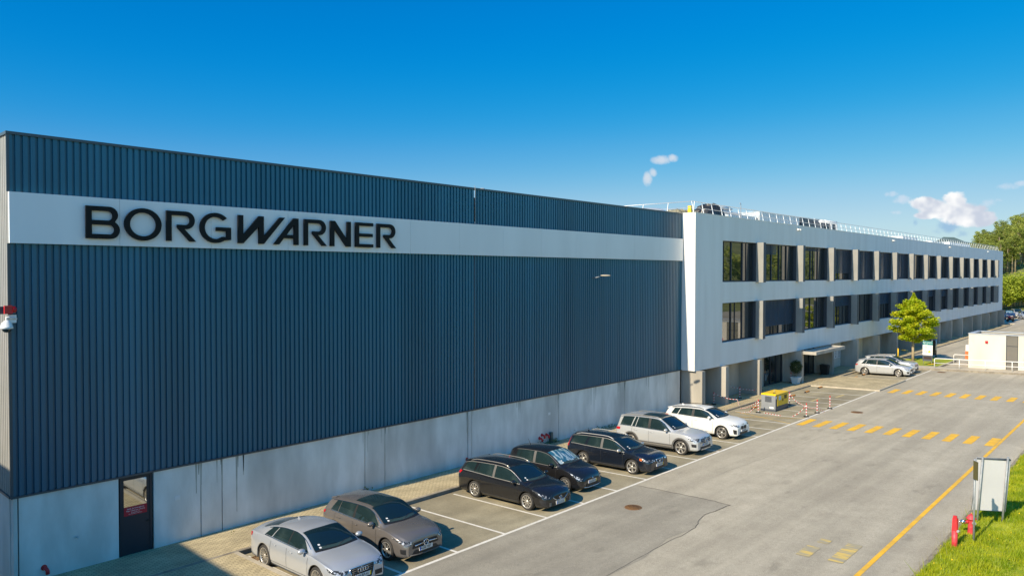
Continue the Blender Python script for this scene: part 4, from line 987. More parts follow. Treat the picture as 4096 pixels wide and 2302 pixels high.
merc = dict(pill='plastic', W=1.796, WB=2.729, xf=2.19, xr=-2.23, R=.325, nose=.74, tailw=.80,
    top=[(-2.23, .86), (-2.18, .98), (-2.02, 1.16), (-1.82, 1.33), (-1.6, 1.385), (-1.1, 1.42), (-.5, 1.442), (0, 1.44), (.35, 1.40), (.6, 1.30), (1.0, 1.09), (1.18, .99), (1.5, .945), (1.85, .87), (2.08, .78), (2.16, .70), (2.19, .60)],
    belt=[(-2.23, .80), (-1.9, .975), (-1.3, .965), (-.4, .93), (.6, .91), (1.2, .885), (1.8, .76), (2.19, .55)], topw=TW(2.19, -2.23, 1.18, .45, -1.3, .86),
    win=[(-1.62, -1.42, -1.24, -1.18), (-1.2, -1.16, -.42, -.38), (-.30, -.30, .97, .56)], doors=[(-1.32, -.05), (-.35, 0), (.86, .02)], handles=[(-1.12), (-.2)], mirror=(.72, .97), screen=(1.15, .38),
    rear=(-2.08, -1.84), tail=[(((-2.19, .93), (-1.88, .95)), ((-2.2, .82), (-1.95, .85)))], head=[(((1.62, .755), (2.17, .655)), ((1.86, .66), (2.17, .56)))], dark=[(((1.98, .46), (2.14, .45)), ((2.0, .33), (2.14, .30)))],
    sunroof=(-.62, .36), spokes=5, twin=True, sw=.045, spoiler=(-2.05, 1.36), trim='chrome',
    front=[('p', 'grille', 'plastic', -.46, .46, .43, .60, .010, -.52, .52), ('p', 'air_intake', 'plastic', -.42, .42, .25, .37, .008, -.55, .55), ('stroke', [[(-.44, .515), (-.12, .535)], [(.12, .535), (.44, .515)]], .018, 'chrome', .028), ('ring', [(0, .525)], .09, .014, 'chrome', .03), ('stroke', [[(0, .525), (0, .605)], [(0, .525), (-.068, .485)], [(0, .525), (.068, .485)]], .009, 'chrome', .03), ('p', 'headlight', 'lamp', .54, .68, .58, .66, .012), ('p', 'headlight', 'lamp', -.68, -.54, .58, .66, .012), ('outline', [(-.62, .26), (-.3, .225), (.3, .225), (.62, .26)], .018, 'greyplastic', .02)], plate=(.375, '4358 MBT', False))
mazda = dict(pill='greyplastic', W=1.795, WB=2.75, xf=2.28, xr=-2.42, R=.325, nose=.66, tailw=.80,
    top=[(-2.42, .90), (-2.36, 1.04), (-2.22, 1.2), (-2.02, 1.36), (-1.8, 1.42), (-1.2, 1.465), (-.4, 1.475), (.1, 1.455), (.4, 1.39), (.75, 1.22), (1.12, 1.02), (1.28, .95), (1.6, .90), (1.95, .81), (2.15, .72), (2.25, .63), (2.28, .55)],
    belt=[(-2.42, .86), (-2.0, .99), (-1.2, .965), (-.3, .925), (.6, .90), (1.25, .865), (1.8, .765), (2.28, .50)], topw=TW(2.28, -2.42, 1.25, .5, -1.2, .85),
    win=[(-2.02, -1.86, -1.42, -1.36), (-1.36, -1.20, -1.22, -1.16), (-1.19, -1.13, -.42, -.42), (-.30, -.30, 1.0, .58)], doors=[(-1.32, -.02), (-.36, 0), (.92, .02)], handles=[(-1.1), (-.14)], mirror=(.80, .94), screen=(1.23, .38),
    rear=(-2.3, -2.05), tail=[(((-2.4, .99), (-2.05, .97)), ((-2.41, .86), (-2.18, .85)))], head=[(((1.62, .80), (2.24, .60)), ((1.90, .66), (2.24, .52)))], dark=[(((1.98, .47), (2.2, .44)), ((2.02, .30), (2.2, .28)))],
    rails=(-1.75, .30, 'alloy'), spokes=10, sw=.036, trim='alloy', spoiler=(-2.26, 1.37), mirrormat=None,
    front=[('p', 'grille', 'plastic', -.40, .40, .40, .53, .010, -.14, .14), ('outline', [(-.42, .54), (-.36, .48), (-.22, .405), (0, .385), (.22, .405), (.36, .48), (.42, .54)], .012, 'chrome', .016), ('ring', [(0, .475)], .065, .010, 'chrome', .022), ('stroke', [[(-.05, .50), (-.02, .46), (0, .49), (.02, .46), (.05, .50)]], .008, 'chrome', .024), ('p', 'air_intake', 'plastic', -.45, .45, .22, .33, .008), ('p', 'fog_light_surround', 'greyplastic', .50, .62, .24, .38, .01), ('p', 'fog_light_surround', 'greyplastic', -.62, -.50, .24, .38, .01)], plate=(.31, '81-LI-35', True))
mazda.pop('mirrormat')
clio = dict(ws='shade', pill='greyplastic', W=1.707, WB=2.575, xf=2.05, xr=-1.96, R=.30, nose=.66, tailw=.82,
    top=[(-1.96, .86), (-1.92, 1.02), (-1.82, 1.25), (-1.68, 1.40), (-1.4, 1.455), (-.8, 1.49), (-.2, 1.495), (.2, 1.455), (.5, 1.35), (.85, 1.15), (1.12, 1.01), (1.35, .955), (1.65, .87), (1.87, .76), (2.0, .65), (2.05, .54)],
    belt=[(-1.96, .82), (-1.5, .955), (-.8, .935), (0, .92), (.8, .90), (1.2, .875), (1.6, .78), (2.05, .50)], topw=TW(2.05, -1.96, 1.1, .3, -1, .86),
    win=[(-1.38, -1.30, -1.18, -1.12), (-1.14, -1.09, -.42, -.44), (-.28, -.31, .88, .46)], doors=[(-1.12, -.1), (-.34, 0), (.84, .02)], handles=[(-.95), (-.12)], mirror=(.66, .98), screen=(1.08, .28),
    rear=(-1.86, -1.68), tail=[(((-1.93, 1.02), (-1.75, 1.02)), ((-1.94, .78), (-1.78, .80)))], head=[(((1.42, .85), (1.99, .60)), ((1.66, .70), (1.99, .50)))], whip=-1.2, spokes=8, sw=.05, trim='greyplastic', handlemat=None,
    front=[('p', 'air_intake', 'plastic', -.36, .36, .24, .37, .010, -.42, .42), ('p', 'grille', 'plastic', -.40, .40, .475, .52, .010), ('stroke', [[(0, .60), (-.045, .53), (0, .46), (.045, .53), (0, .60)]], .010, 'chrome', .03), ('outline', [(-.55, .25), (-.3, .21), (.3, .21), (.55, .25)], .016, 'chrome', .012)], plate=(.42, '26-GF-14', True))
clio.pop('handlemat')
volvo = dict(pill='greyplastic', W=1.77, WB=2.64, xf=2.20, xr=-2.31, R=.325, nose=.76, tailw=.84,
    top=[(-2.31, .92), (-2.27, 1.08), (-2.16, 1.27), (-2.02, 1.40), (-1.8, 1.43), (-1.2, 1.455), (-.4, 1.46), (.0, 1.44), (.28, 1.39), (.6, 1.25), (1.0, 1.05), (1.16, .975), (1.5, .93), (1.85, .86), (2.05, .79), (2.16, .72), (2.20, .64)],
    belt=[(-2.31, .88), (-1.9, .96), (-1.2, .935), (-.3, .91), (.6, .895), (1.2, .88), (1.8, .80), (2.20, .60)], topw=TW(2.2, -2.31, 1.15, .4, -1.2, .85),
    win=[(-2.03, -1.86, -1.26, -1.12), (-1.12, -1.00, -.38, -.38), (-.24, -.26, .92, .48)], doors=[(-1.20, -.02), (-.31, 0), (.86, .02)], handles=[(-1.0), (-.08)], mirror=(.72, .94), screen=(1.12, .26),
    rear=(-2.2, -2.04), tail=[(((-2.15, 1.31), (-2.06, 1.31)), ((-2.29, .98), (-2.17, .98))), (((-2.29, .98), (-2.17, .98)), ((-2.3, .82), (-2.16, .82)))], head=[(((1.72, .745), (2.17, .69)), ((1.78, .655), (2.17, .60)))], amber=[(((1.72, .745), (1.84, .735)), ((1.74, .66), (1.84, .655)))], dark=[(((1.95, .32), (2.16, .32)), ((1.97, .26), (2.16, .25)))],
    rails=(-1.85, .22, 'steel'), spokes=5, sw=.075, trim='alloy', mirrormat='alloy', fin=-1.55,
    front=[('p', 'grille', 'plastic', -.24, .24, .50, .66, .010, -.20, .20), ('outline', [(-.25, .67), (.25, .67), (.20, .49), (-.20, .49), (-.25, .67)], .014, 'chrome', .016), ('stroke', [[(-.20, .51), (.22, .65)]], .010, 'chrome', .02), ('ring', [(0, .58)], .05, .012, 'chrome', .03), ('p', 'air_intake', 'plastic', -.40, .40, .24, .34, .008), ('p', 'headlight', 'lamp', .38, .66, .605, .685, .012, .42, .66), ('p', 'headlight', 'lamp', -.66, -.38, .605, .685, .012, -.66, -.42)], plate=(.42, '37-LD-44', True))
glb = dict(pill='plastic', W=1.834, WB=2.829, xf=2.26, xr=-2.37, R=.36, Ra=.415, z0=.26, nose=.78, tailw=.86,
    top=[(-2.37, .98), (-2.34, 1.15), (-2.25, 1.38), (-2.14, 1.57), (-1.95, 1.62), (-1.2, 1.66), (-.4, 1.665), (0, 1.65), (.25, 1.59), (.55, 1.43), (.9, 1.22), (1.05, 1.135), (1.4, 1.10), (1.8, 1.03), (2.05, .96), (2.2, .87), (2.26, .74)],
    belt=[(-2.37, .95), (-2, 1.08), (-1.2, 1.075), (-.3, 1.05), (.6, 1.035), (1.1, 1.02), (1.8, .95), (2.26, .70)], topw=TW(2.26, -2.37, 1.05, .35, -1.2, .87),
    win=[(-2.08, -1.93, -1.42, -1.26), (-1.36, -1.20, -1.18, -1.06), (-1.14, -1.02, -.44, -.44), (-.30, -.30, .86, .44)], doors=[(-1.34, -.03), (-.37, 0), (.82, .02)], handles=[(-1.14), (-.18)], mirror=(.66, 1.10), screen=(1.02, .24),
    rear=(-2.27, -2.15), tail=[(((-2.35, .98), (-2.05, 1.0)), ((-2.35, .86), (-2.08, .87)))], head=[(((1.80, .87), (2.24, .84)), ((1.84, .74), (2.24, .70)))], dark=[(((1.98, .60), (2.2, .58)), ((2.0, .46), (2.2, .44)))], clad=True,
    sunroof=(-.95, .22), rails=(-2.0, .32, 'alloy'), spokes=6, sw=.075, spoiler=(-2.3, 1.58), trim='chrome', rimmat='alloy',
    front=[('p', 'grille', 'plastic', -.42, .42, .60, .79, .010, -.46, .46), ('outline', [(-.43, .80), (.43, .80), (.48, .70), (.45, .59), (-.45, .59), (-.48, .70), (-.43, .80)], .014, 'chrome', .014), ('bars', 'chrome', .42, (.655, .735), .022), ('ring', [(0, .695)], .095, .015, 'chrome', .04), ('stroke', [[(0, .695), (0, .78)], [(0, .695), (-.072, .652)], [(0, .695), (.072, .652)]], .010, 'chrome', .04), ('p', 'air_intake', 'plastic', -.50, .50, .33, .44, .008), ('p', 'skid_plate', 'alloy', -.46, .46, .27, .315, .02), ('p', 'headlight', 'lamp', .50, .74, .70, .83, .012), ('p', 'headlight', 'lamp', -.74, -.50, .70, .83, .012)], plate=(.50, 'AI 99 FS', False))
x2 = dict(pill='plastic', W=1.824, WB=2.67, xf=2.16, xr=-2.22, R=.35, Ra=.40, z0=.22, nose=.76, tailw=.84,
    top=[(-2.22, .92), (-2.17, 1.08), (-2.05, 1.25), (-1.88, 1.42), (-1.65, 1.465), (-1.1, 1.505), (-.5, 1.525), (0, 1.515), (.3, 1.46), (.6, 1.34), (.95, 1.16), (1.12, 1.075), (1.45, 1.04), (1.8, .97), (2.02, .88), (2.12, .78), (2.16, .66)],
    belt=[(-2.22, .88), (-1.8, 1.08), (-1.2, 1.055), (-.3, 1.02), (.6, 1.0), (1.15, .985), (1.75, .89), (2.16, .62)], topw=TW(2.16, -2.22, 1.12, .45, -1.2, .86),
    win=[(-1.68, -1.52, -1.30, -1.15), (-1.26, -1.12, -.44, -.44), (-.30, -.30, .92, .50)], doors=[(-1.30, -.03), (-.37, 0), (.82, .02)], handles=[(-1.08), (-.16)], mirror=(.68, 1.06), screen=(1.09, .32),
    rear=(-2.08, -1.9), tail=[(((-2.19, 1.02), (-1.85, 1.03)), ((-2.19, .90), (-1.9, .93)))], head=[(((1.58, .87), (2.14, .78)), ((1.80, .77), (2.14, .68)))], dark=[(((1.96, .58), (2.13, .54)), ((2.0, .34), (2.13, .32)))], fin=-1.35,
    spokes=5, twin=True, sw=.05, spoiler=(-2.15, 1.42), trim='plastic', rails=(-1.7, .2, 'plastic'),
    front=[('p', 'grille', 'plastic', -.30, -.03, .52, .70, .014), ('p', 'grille', 'plastic', .03, .30, .52, .70, .014), ('p', 'air_intake', 'plastic', -.48, .48, .27, .40, .010, -.42, .42), ('ring', [(0, .775)], .035, .008, 'alloy', .01), ('p', 'headlight', 'lamp', .44, .70, .68, .78, .012, .48, .70), ('p', 'headlight', 'lamp', -.70, -.44, .68, .78, .012, -.70, -.48)], plate=(.465, 'BA-ZN-97', False))
leon = dict(merc, W=1.80, WB=2.686, xf=2.18, xr=-2.19, spokes=9, twin=False, sw=.05, sunroof=None, fin=-1.3, trim='plastic', head=[(((1.62, .74), (2.16, .64)), ((1.84, .66), (2.16, .57)))],
    front=[('p', 'grille', 'plastic', -.34, .34, .46, .60, .010, -.30, .30), ('p', 'air_intake', 'plastic', -.6, .6, .24, .33, .008), ('stroke', [[(.05, .57), (-.05, .55), (.05, .51), (-.05, .49)]], .012, 'chrome', .02)], plate=(.38, 'AH-07-TX', False), top=[(-2.19, .86)]+merc['top'][1:-1]+[(2.18, .60)], win=[(-1.62, -1.35, -1.30, -1.12), (-1.27, -1.10, -.42, -.38), (-.30, -.30, .97, .56)])
leon.pop('sunroof')
kona = dict(x2, W=1.78, WB=2.58, xf=2.06, xr=-2.08, spokes=8, twin=False, sw=.04, R=.33, Ra=.38, rails=(-1.6, .3, 'alloy'), top=[(-2.08, .92)]+x2['top'][1:-2]+[(2.03, .80), (2.06, .66)], fin=None, whip=-1.2, dark=[(((1.85, .55), (2.03, .52)), ((1.88, .40), (2.03, .38)))],
    head=[(((1.5, .86), (2.04, .76)), ((1.75, .77), (2.04, .68)))], front=[('p', 'grille', 'plastic', -.42, .42, .66, .74, .012), ('p', 'air_intake', 'plastic', -.45, .45, .28, .42, .010)], plate=(.50, 'BC-41-VD', False))
SCL = 1.03
def park(d, paint, xnear, yfront, label, group='cars parked nose out beside the hall', **kw):
    cx = xnear+(d['W']/2-.012)*SCL; cy = yfront+d['WB']/2*SCL
    return build_car(d, paint, (cx, cy, gz(cy)), label, group, scale=SCL, **kw)
park(audi, 'silver', 11.52, -4.39-2.81*SCL, 'silver four door coupe nearest the camera, four ring badge, plate 58-RP-41')
park(merc, 'greige', 14.28, -6.92, 'grey brown hatchback with black glass roof next to the silver coupe')
park(mazda, 'black', 20.93, -6.97, 'black estate car with silver roof rails beside the two empty bays')
park(clio, 'black', 23.80, -6.55, 'small black hatchback between the two black estate cars, thin whip aerial')
park(volvo, 'navy', 27.88, -7.16, 'black estate car with tall red tail lights, five spoke wheels and grey rails')
park(glb, 'silver2', 32.52, -7.01, 'boxy silver off roader with grey wheel arches and glass roof')
park(x2, 'white', 37.15, -6.89, 'white crossover parked last in the row, next to the yellow hatched bay')
park(leon, 'silver2', 70.12, -7.12, 'silver hatchback parked beyond the brick apron, near the entrance', 'cars parked by the tree island')
park(kona, 'silver2', 72.75, -6.95, 'silver crossover half hidden behind the far silver hatchback', 'cars parked by the tree island')
# ------------------------------------------------------------------ things on the hall wall
e = empty('wall_lamp', (34.65, 0, 8.98), 0, 'pale street style lamp head sticking out of the ribbed hall wall', 'wall lamp')
mb = MB(); mb.tube([(0, 0, 0), (.05, -.25, .02), (.12, -.42, .06)], .035, 8); mb.build('arm', 'greypanel', e)
mb = MB(); mb.lathe([(.001, -.42), (.10, -.36), (.16, -.1), (.15, .22), (.07, .38), (.001, .4)], (0, 0, 0), 14, 'y'); o = recalc(mb.build('lamp_head', 'kerblight', e, loc=(.30, -.72, .13), rot=(0, 0, .6))); o.scale = (.8, .72, .34)
for i, (x, z, lab) in enumerate(((29.95, .42, 'lowest, left of three red pipe elbows behind the black cars'), (30.15, .56, 'highest, middle one of three red pipe elbows behind the black cars'), (30.52, .52, 'red pipe elbow beside the slim green box'), (24.55, .30, 'red pipe elbow on the concrete wall by the joint cover strip'), (6.76, .34, 'red pipe elbow low on the blue shaded wall left of the door'))):
    mb = MB(); mb.tube([(x, .02, z), (x, -.05, z), (x+.03, -.12, z-.02), (x+.05, -.15, z-.08), (x+.05, -.15, z-.17)], .055, 10); mb.tube([(x, .017, z), (x, .0, z)], .085, 12)
    o = mb.build('wall_pipe', 'red'); tag(o, lab, 'pipe', 'red pipe elbows in the hall wall')
e = empty('wall_tap', (7.65, .0, 1.03), 0, 'small brass tap on the concrete wall left of the emergency door', 'tap')
mb = MB(); mb.tube([(0, .02, 0), (0, -.06, 0), (.02, -.09, -.03)], .018, 8); mb.build('spout', 'steel', e); mb = MB(); mb.tube([(-.03, -.04, .03), (.04, -.04, .03)], .01, 6); mb.build('handle', 'steel', e)
mb = MB(); mb.box(30.76, 30.9, -.16, .015, .06, .62); tag(mb.build('cable_box', M('green box', (.05, .10, .10), .5)), 'slim dark green box standing against the wall beside the red elbows', 'cable box')
for x, z, lab in ((10.76, 1.55, 'small white notice on the concrete wall just right of the emergency door'), (30.78, 1.62, 'small white notice high on the concrete wall above the red elbows')):
    mb = MB(); mb.box(x-.09, x+.09, .006, .0175, z-.07, z+.07); mb.box(x-.07, x+.07, .004, .0055, z-.03, z-.015); tag(mb.build('wall_notice', 'signwhite'), lab, 'notice', 'paper notices on the hall wall')
# siren and dome camera at the near corner
e = empty('wall_siren', (6.0, -.05, 8.05), 0, 'red square siren with faceted lens on a white bracket at the hall corner', 'siren')
mb = MB(); mb.box(-.16, .1, -.06, -.03, -.27, -.04); mb.build('bracket_plate', 'whitepaint', e)
mb = MB(); mb.box(-.22, -.02, -.18, -.065, .0, .24); mb.build('housing', 'red', e)
mb = MB(); mb.lathe([(.10, -.02), (.10, .04), (.07, .08), (.001, .085)], (.0, -.12, .12), 10, 'x'); mb.build('lens', 'tail', e)
e = empty('dome_camera', (5.84, -.16, 7.80), 0, 'white dome security camera hanging from a bracket under the red siren', 'security camera')
mb = MB(); mb.tube([(.22, .05, .08), (.05, .0, .12), (0, 0, .12), (0, 0, .04)], .025, 8); mb.build('arm', 'whitepaint', e)
mb = MB(); mb.lathe([(.001, .06), (.04, .055), (.06, .03), (.11, -.02), (.125, -.09), (.135, -.10), (.135, -.15), (.10, -.155)], n=20); mb.build('housing', 'whitepaint', e)
mb = MB(); mb.lathe([(.10, -.155), (.095, -.19), (.06, -.23), (.001, -.245)], n=20); mb.build('dome', 'carglass', e); e.scale = (1.2, 1.2, 1.2)
mb = MB(); mb.box(5.2, 5.93, -.03, .03, 8.04, 8.26); tag(mb.build('wall_sign_box', 'cladlight'), 'dark flat box sign projecting left of the red siren', 'box sign')

# ------------------------------------------------------------------ generator
e = empty('generator', (48.12, -5.26, gz(-5.26)), 0, 'yellow topped grey generator box standing in the parking bays', 'generator'); e.rotation_euler = (0, 0, 0)
hx, hy = 1.02, .48
mb = MB(); mb.box(-hx, hx, -hy, hy, .14, 1.06); mb.build('casing', 'greypanel', e)
mb = MB(); mb.box(-hx-.02, hx+.02, -hy-.02, hy+.02, 1.063, 1.13)
mb.hexa([(-hx-.02, -hy-.02, 1.13), (hx+.02, -hy-.02, 1.13), (hx+.02, hy+.02, 1.13), (-hx-.02, hy+.02, 1.13), (-hx+.04, -hy+.04, 1.17), (hx-.04, -hy+.04, 1.17), (hx-.04, hy-.04, 1.17), (-hx+.04, hy-.04, 1.17)]); mb.build('lid', 'yellow', e)
mb = MB(); mb.box(-hx+.02, -hx+.24, -hy-.012, -hy-.002, .16, 1.05); mb.box(-hx+.24, hx-.02, -hy-.012, -hy-.002, .16, .34); mb.build('lower_panel', 'darkpanel', e)
mb = MB(); mb.box(-hx+.26, hx-.03, -hy-.03, -hy-.003, .36, 1.04); dr = mb.build('side_door', 'yellow', e)
mb = MB(); mb.box(-.55, -.18, -hy-.036, -hy-.0302, .72, 1.0); mb.build('instruction_sheet', M('pale blue sheet', (.45, .60, .68), .5), dr)
mb = MB(); mb.box(.05, .15, -hy-.05, -hy-.031, .60, .78); mb.build('latch', 'black', dr)
mb = MB()
for i in range(6): mb.box(.32, .74, -hy-.045, -hy-.031, .74+i*.042, .765+i*.042)
mb.build('louvre', 'black', dr)
mb = MB()
for i in range(9): mb.box(-hx-.016, -hx-.003, -.22, .22, .62+i*.042, .645+i*.042)
mb.build('end_vent', 'darkpanel', e)
mb = MB(); mb.box(-hx-.008, -hx-.002, -.36, -.08, .20, .32); mb.build('data_label', 'signwhite', e)
mb = MB(); mb.box(-hx+.05, -hx+.17, -hy-.018, -hy-.0125, .84, 1.02); mb.build('rating_plate', 'signwhite', e)
mb = MB(); mb.box(-hx-.04, -hx+.08, -hy-.03, hy+.03, .0, .138); mb.box(hx-.08, hx+.04, -hy-.03, hy+.03, .0, .138); mb.box(-hx+.08, hx-.08, -hy+.02, -hy+.12, .02, .137); mb.box(-hx+.08, hx-.08, hy-.12, hy-.02, .02, .137); mb.build('skid', 'darkpanel', e)
mb = MB(); mb.tube([(-.05, 0, 1.17)]+[(-.05+.055*cos(q), 0, 1.22+.055*sin(q)) for q in np.linspace(-pi*.4, pi*1.4, 10)], .012, 6); mb.build('lifting_eye', 'steel', e)
mb = MB(); mb.lathe([(.001, 1.185), (.09, 1.185), (.09, 1.17)], (-.5, -.2, 0), 14); mb.box(-.9, -.7, -.3, -.22, 1.17, 1.18); mb.build('filler_cap', 'black', e)

# ------------------------------------------------------------------ barrier posts, tape and wheel stops
def pz(y): return -.10 if y > -1.45 else -.10+(-1.45-y)/1.57*.295
posts = [((48.39, -.72, -.10), 'red and white post by the first arcade pillars, tape running from its top'), ((52.14, -.92, -.10), 'red and white post standing in the shade of the arcade before the lobby'),
         ((46.19, -4.98, gz(-4.98)), 'red and white post left of the generator with tape knotted on top'), ((50.41, -5.36, gz(-5.36)), 'red and white post just right of the generator'),
         ((46.46, -7.99, gz(-7.99)), 'red and white post on the white line nearest the first yellow crossing'), ((48.17, -8.04, gz(-8.04)), 'middle one of three red and white posts along the white line'),
         ((50.3, -8.11, gz(-8.11)), 'farthest of three red and white posts along the white line'), ((62.51, -.68, -.10), 'red and white post half behind the potted tree')]
pe = empty('barrier_post', (0, 0, 0)); 
mb = MB(); mb.lathe([(.17, 0), (.17, .03), (.15, .05), (.06, .07), (.04, .075)], n=20); mb.build('base', 'black', pe)
for i in range(8):
    mb = MB(); z0, z1 = .07+i*.095, .07+(i+1)*.095-.001; mb.lathe([(.027, z0), (.027, z1)], n=10); 
    if i == 0: pw, pr = MB(), MB()
    (pr if i % 2 else pw).lathe([(.028, z0), (.028, z1)], n=12)
pr.lathe([(.034, .82), (.034, .85), (.02, .875), (.001, .88)], n=12)
sh = pw.build('shaft', 'whitepaint', pe); pr.build('red_band', 'red', sh)
for i, (p_, lab) in enumerate(posts):
    o = pe if i == 0 else copy_tree(pe)
    o.location = p_; tag(o, lab, 'barrier post', 'red and white barrier posts')
def tape(pts, sag, label, n=None):
    P = []
    for (p, q), sg in zip(zip(pts, pts[1:]), sag):
        p, q = Vector(p), Vector(q); k_ = max(8, int((q-p).length/.11))
        for i in range(k_): t_ = i/k_; v = p.lerp(q, t_); v.z -= sg*4*t_*(1-t_); P.append(v)
    P.append(Vector(pts[-1])); mb = MB()
    for i in range(len(P)-1): mb.tube([P[i], P[i+1]], .017, 5, mi=i % 2, cap=False)
    tag(mb.build('barrier_tape', ['whitepaint', 'red']), label, 'barrier tape', 'red and white barrier tapes')
T = lambda i, h=.80: (posts[i][0][0], posts[i][0][1], posts[i][0][2]+h)
tape([T(0), (48.6, -2.4, .42), (46.9, -3.5, .16), T(2)], [.12, .15, .12], 'red and white tape from the arcade post down over the kerb to the generator')
tape([(52.7, .1, .6), (53.9, -1.3, .35)], [.06], 'short red and white tape between the arcade wall and the third pillar')
tape([T(2, .7), (46.15, -4.4, .14), (45.4, -4.1, .14)], [.05, .0], 'red and white tape end trailing on the asphalt behind the generator')
tape([(46.3, -5.3, .19), (45.9, -6.6, .22), T(4, .75)], [.0, .35], 'red and white tape lying in a curve in front of the generator')
tape([T(3), (49.9, -6.4, .40), T(5, .35), (48.9, -8.25, .26)], [.15, .12, .0], 'red and white tape hanging from the post right of the generator')
mb = MB()
we = empty('wheel_stop', (47.65, -4.06, gz(-4.06)))
mb.hexa([(-.45, -.08, 0), (.45, -.08, 0), (.45, .08, 0), (-.45, .08, 0), (-.33, -.035, .10), (.33, -.035, .10), (.33, .035, .10), (-.33, .035, .10)]); bo = mb.build('block', 'black', we)
mb = MB()
for x in (-.24, 0, .24): mb.hexa([(x-.05, -.074, .02), (x+.05, -.074, .02), (x+.05, .074, .02), (x-.05, .074, .02), (x-.05, -.038, .106), (x+.05, -.038, .106), (x+.05, .038, .106), (x-.05, .038, .106)])
mb.build('reflector_band', 'orange', bo)
for i, (x, y, lab) in enumerate(((47.65, -4.06, 'black and orange wheel stop left of the generator, by the tape knot'), (54.27, -4.08, 'black and orange wheel stop right of the generator, next to the barrier post'), (56.85, -4.16, 'black and orange wheel stop second from the brick apron'), (59.75, -4.12, 'black and orange wheel stop nearest the brick apron corner'), (69.9, -4.35, 'black and orange wheel stop at the rear wheel of the far silver hatchback'), (67.6, -4.4, 'orange wheel stop at the edge of the brick apron by the far bays'))):
    o = we if i == 0 else copy_tree(we); o.location = (x, y, gz(y)+.003); tag(o, lab, 'wheel stop', 'black and orange wheel stops')

# ------------------------------------------------------------------ plants
def leaves(mb, pts, size, rs, flat=.5, mi=0, aspect=.6):
    for p in pts:
        s_ = size*rs.uniform(.6, 1.3); n = Vector(rs.normal(size=3)); n.z = abs(n.z)+flat; n.normalize(); t_ = n.orthogonal().normalized(); t_ = Matrix.Rotation(rs.uniform(0, 6.28), 3, n) @ t_; b_ = n.cross(t_)
        p = Vector(p); n0 = len(mb.v)
        mb.v += [tuple(p-t_*s_*.5), tuple(p+b_*s_*aspect*.5), tuple(p+t_*s_*.5-n*s_*.12), tuple(p-b_*s_*aspect*.5)]
        mb.f.append((n0, n0+1, n0+2, n0+3)); mb.m.append(mi); mb.sm.append(False)
def tree_maple(loc):
    e = empty('young_maple_tree', loc, 0, 'young maple tree with bright yellow green crown on the kerbed grass island', 'tree'); rs = np.random.RandomState(5)
    mb = MB(); mb.tube([(0, 0, -.1), (.02, 0, .9), (-.02, .02, 2.2), (.0, 0, 3.6), (.0, .03, 5.2), (0, 0, 6.3)], [.15, .125, .11, .085, .05, .015], 10)
    br = []
    for i in range(34):
        h = 1.95+3.9*(i/33)**.9; A_ = i*2.4+rs.uniform(-.3, .3); Rm = np.interp(h, [1.8, 2.4, 3.1, 4.0, 5.0, 5.9], [1.25, 1.95, 2.05, 1.7, 1.15, .5])*rs.uniform(.82, 1.12)
        p0 = Vector((0, 0, h)); p2 = Vector((cos(A_)*Rm, sin(A_)*Rm, h+.2+.30*Rm*rs.uniform(.1, .9))); p1 = p0.lerp(p2, .5)+Vector((0, 0, -.05))
        mb.tube([p0, p1, p2], [.04, .025, .008], 5, cap=False); br.append((p0, p1, p2, Rm))
    tr = mb.build('trunk', 'bark', e)
    mb = MB(); pts = []
    for (p0, p1, p2, Rm) in br:
        for k_ in range(5):
            t_ = rs.uniform(.35, 1.05); c_ = p0.lerp(p1, t_*2) if t_ < .5 else p1.lerp(p2, t_*2-1); rr = .36+.14*rs.rand()
            for _ in range(92):
                v = Vector(rs.normal(size=3)); v = v/max(v.length, .01)*rr*rs.uniform(.5, 1.0)*Vector((1, 1, .6)).length/1.4; pts.append(c_+Vector((v.x*1.25, v.y*1.25, v.z*.65)))
    for k_ in range(900):
        h = rs.uniform(5.4, 6.95); r_q = .75*(7.0-h)/1.5; A_ = rs.uniform(0, 6.28); pts.append(Vector((cos(A_)*r_q*rs.rand(), sin(A_)*r_q*rs.rand(), h)))
    leaves(mb, pts, .19, rs, .35, aspect=.85); mb.build('crown', 'leaf', e); return e
tree_maple((83.5, -5.0, gz(-5)+.15))
# potted tree
e = empty('potted_tree', (62.34, -1.18, -.10), 0, 'small dark leaved tree in a pale square planter before the lobby glass', 'potted tree'); rs = np.random.RandomState(8)
mb = MB(); mb.hexa([(-.24, -.24, 0), (.24, -.24, 0), (.24, .24, 0), (-.24, .24, 0), (-.34, -.34, .5), (.34, -.34, .5), (.34, .34, .5), (-.34, .34, .5)]); mb.box(-.37, .37, -.37, .37, .50, .56); mb.build('planter', 'whitepaint', e)
mb = MB(); mb.tube([(0, 0, .5), (.02, 0, .9), (0, 0, 1.6)], [.035, .03, .015], 6); mb.build('trunk', 'bark', e)
mb = MB(); P_ = []
for _ in range(1500):
    v = Vector(rs.normal(size=3)).normalized()*rs.uniform(.45, 1)**.6; P_.append((v.x*.52, v.y*.52, 1.42+v.z*.58+rs.uniform(-.05, .05)))
leaves(mb, P_, .10, rs, .2); mb.build('crown', 'leafdark', e)
# bin
e = empty('litter_bin', (70.0, -1.35, -.10), 0, 'black wheeled bin standing by the pillar under the entrance canopy', 'bin')
mb = MB(); mb.hexa([(-.26, -.28, .03), (.26, -.28, .03), (.26, .28, .03), (-.26, .28, .03), (-.32, -.36, .82), (.32, -.36, .82), (.32, .36, .82), (-.32, .36, .82)]); mb.build('body', 'black', e)
mb = MB(); mb.hexa([(-.34, -.38, .823), (.34, -.38, .823), (.34, .38, .823), (-.34, .38, .823), (-.32, -.36, .87), (.32, -.36, .87), (.32, .36, .93), (-.32, .36, .93)]); mb.build('lid', 'black', e)
e.location = (69.75, -.98, -.10)
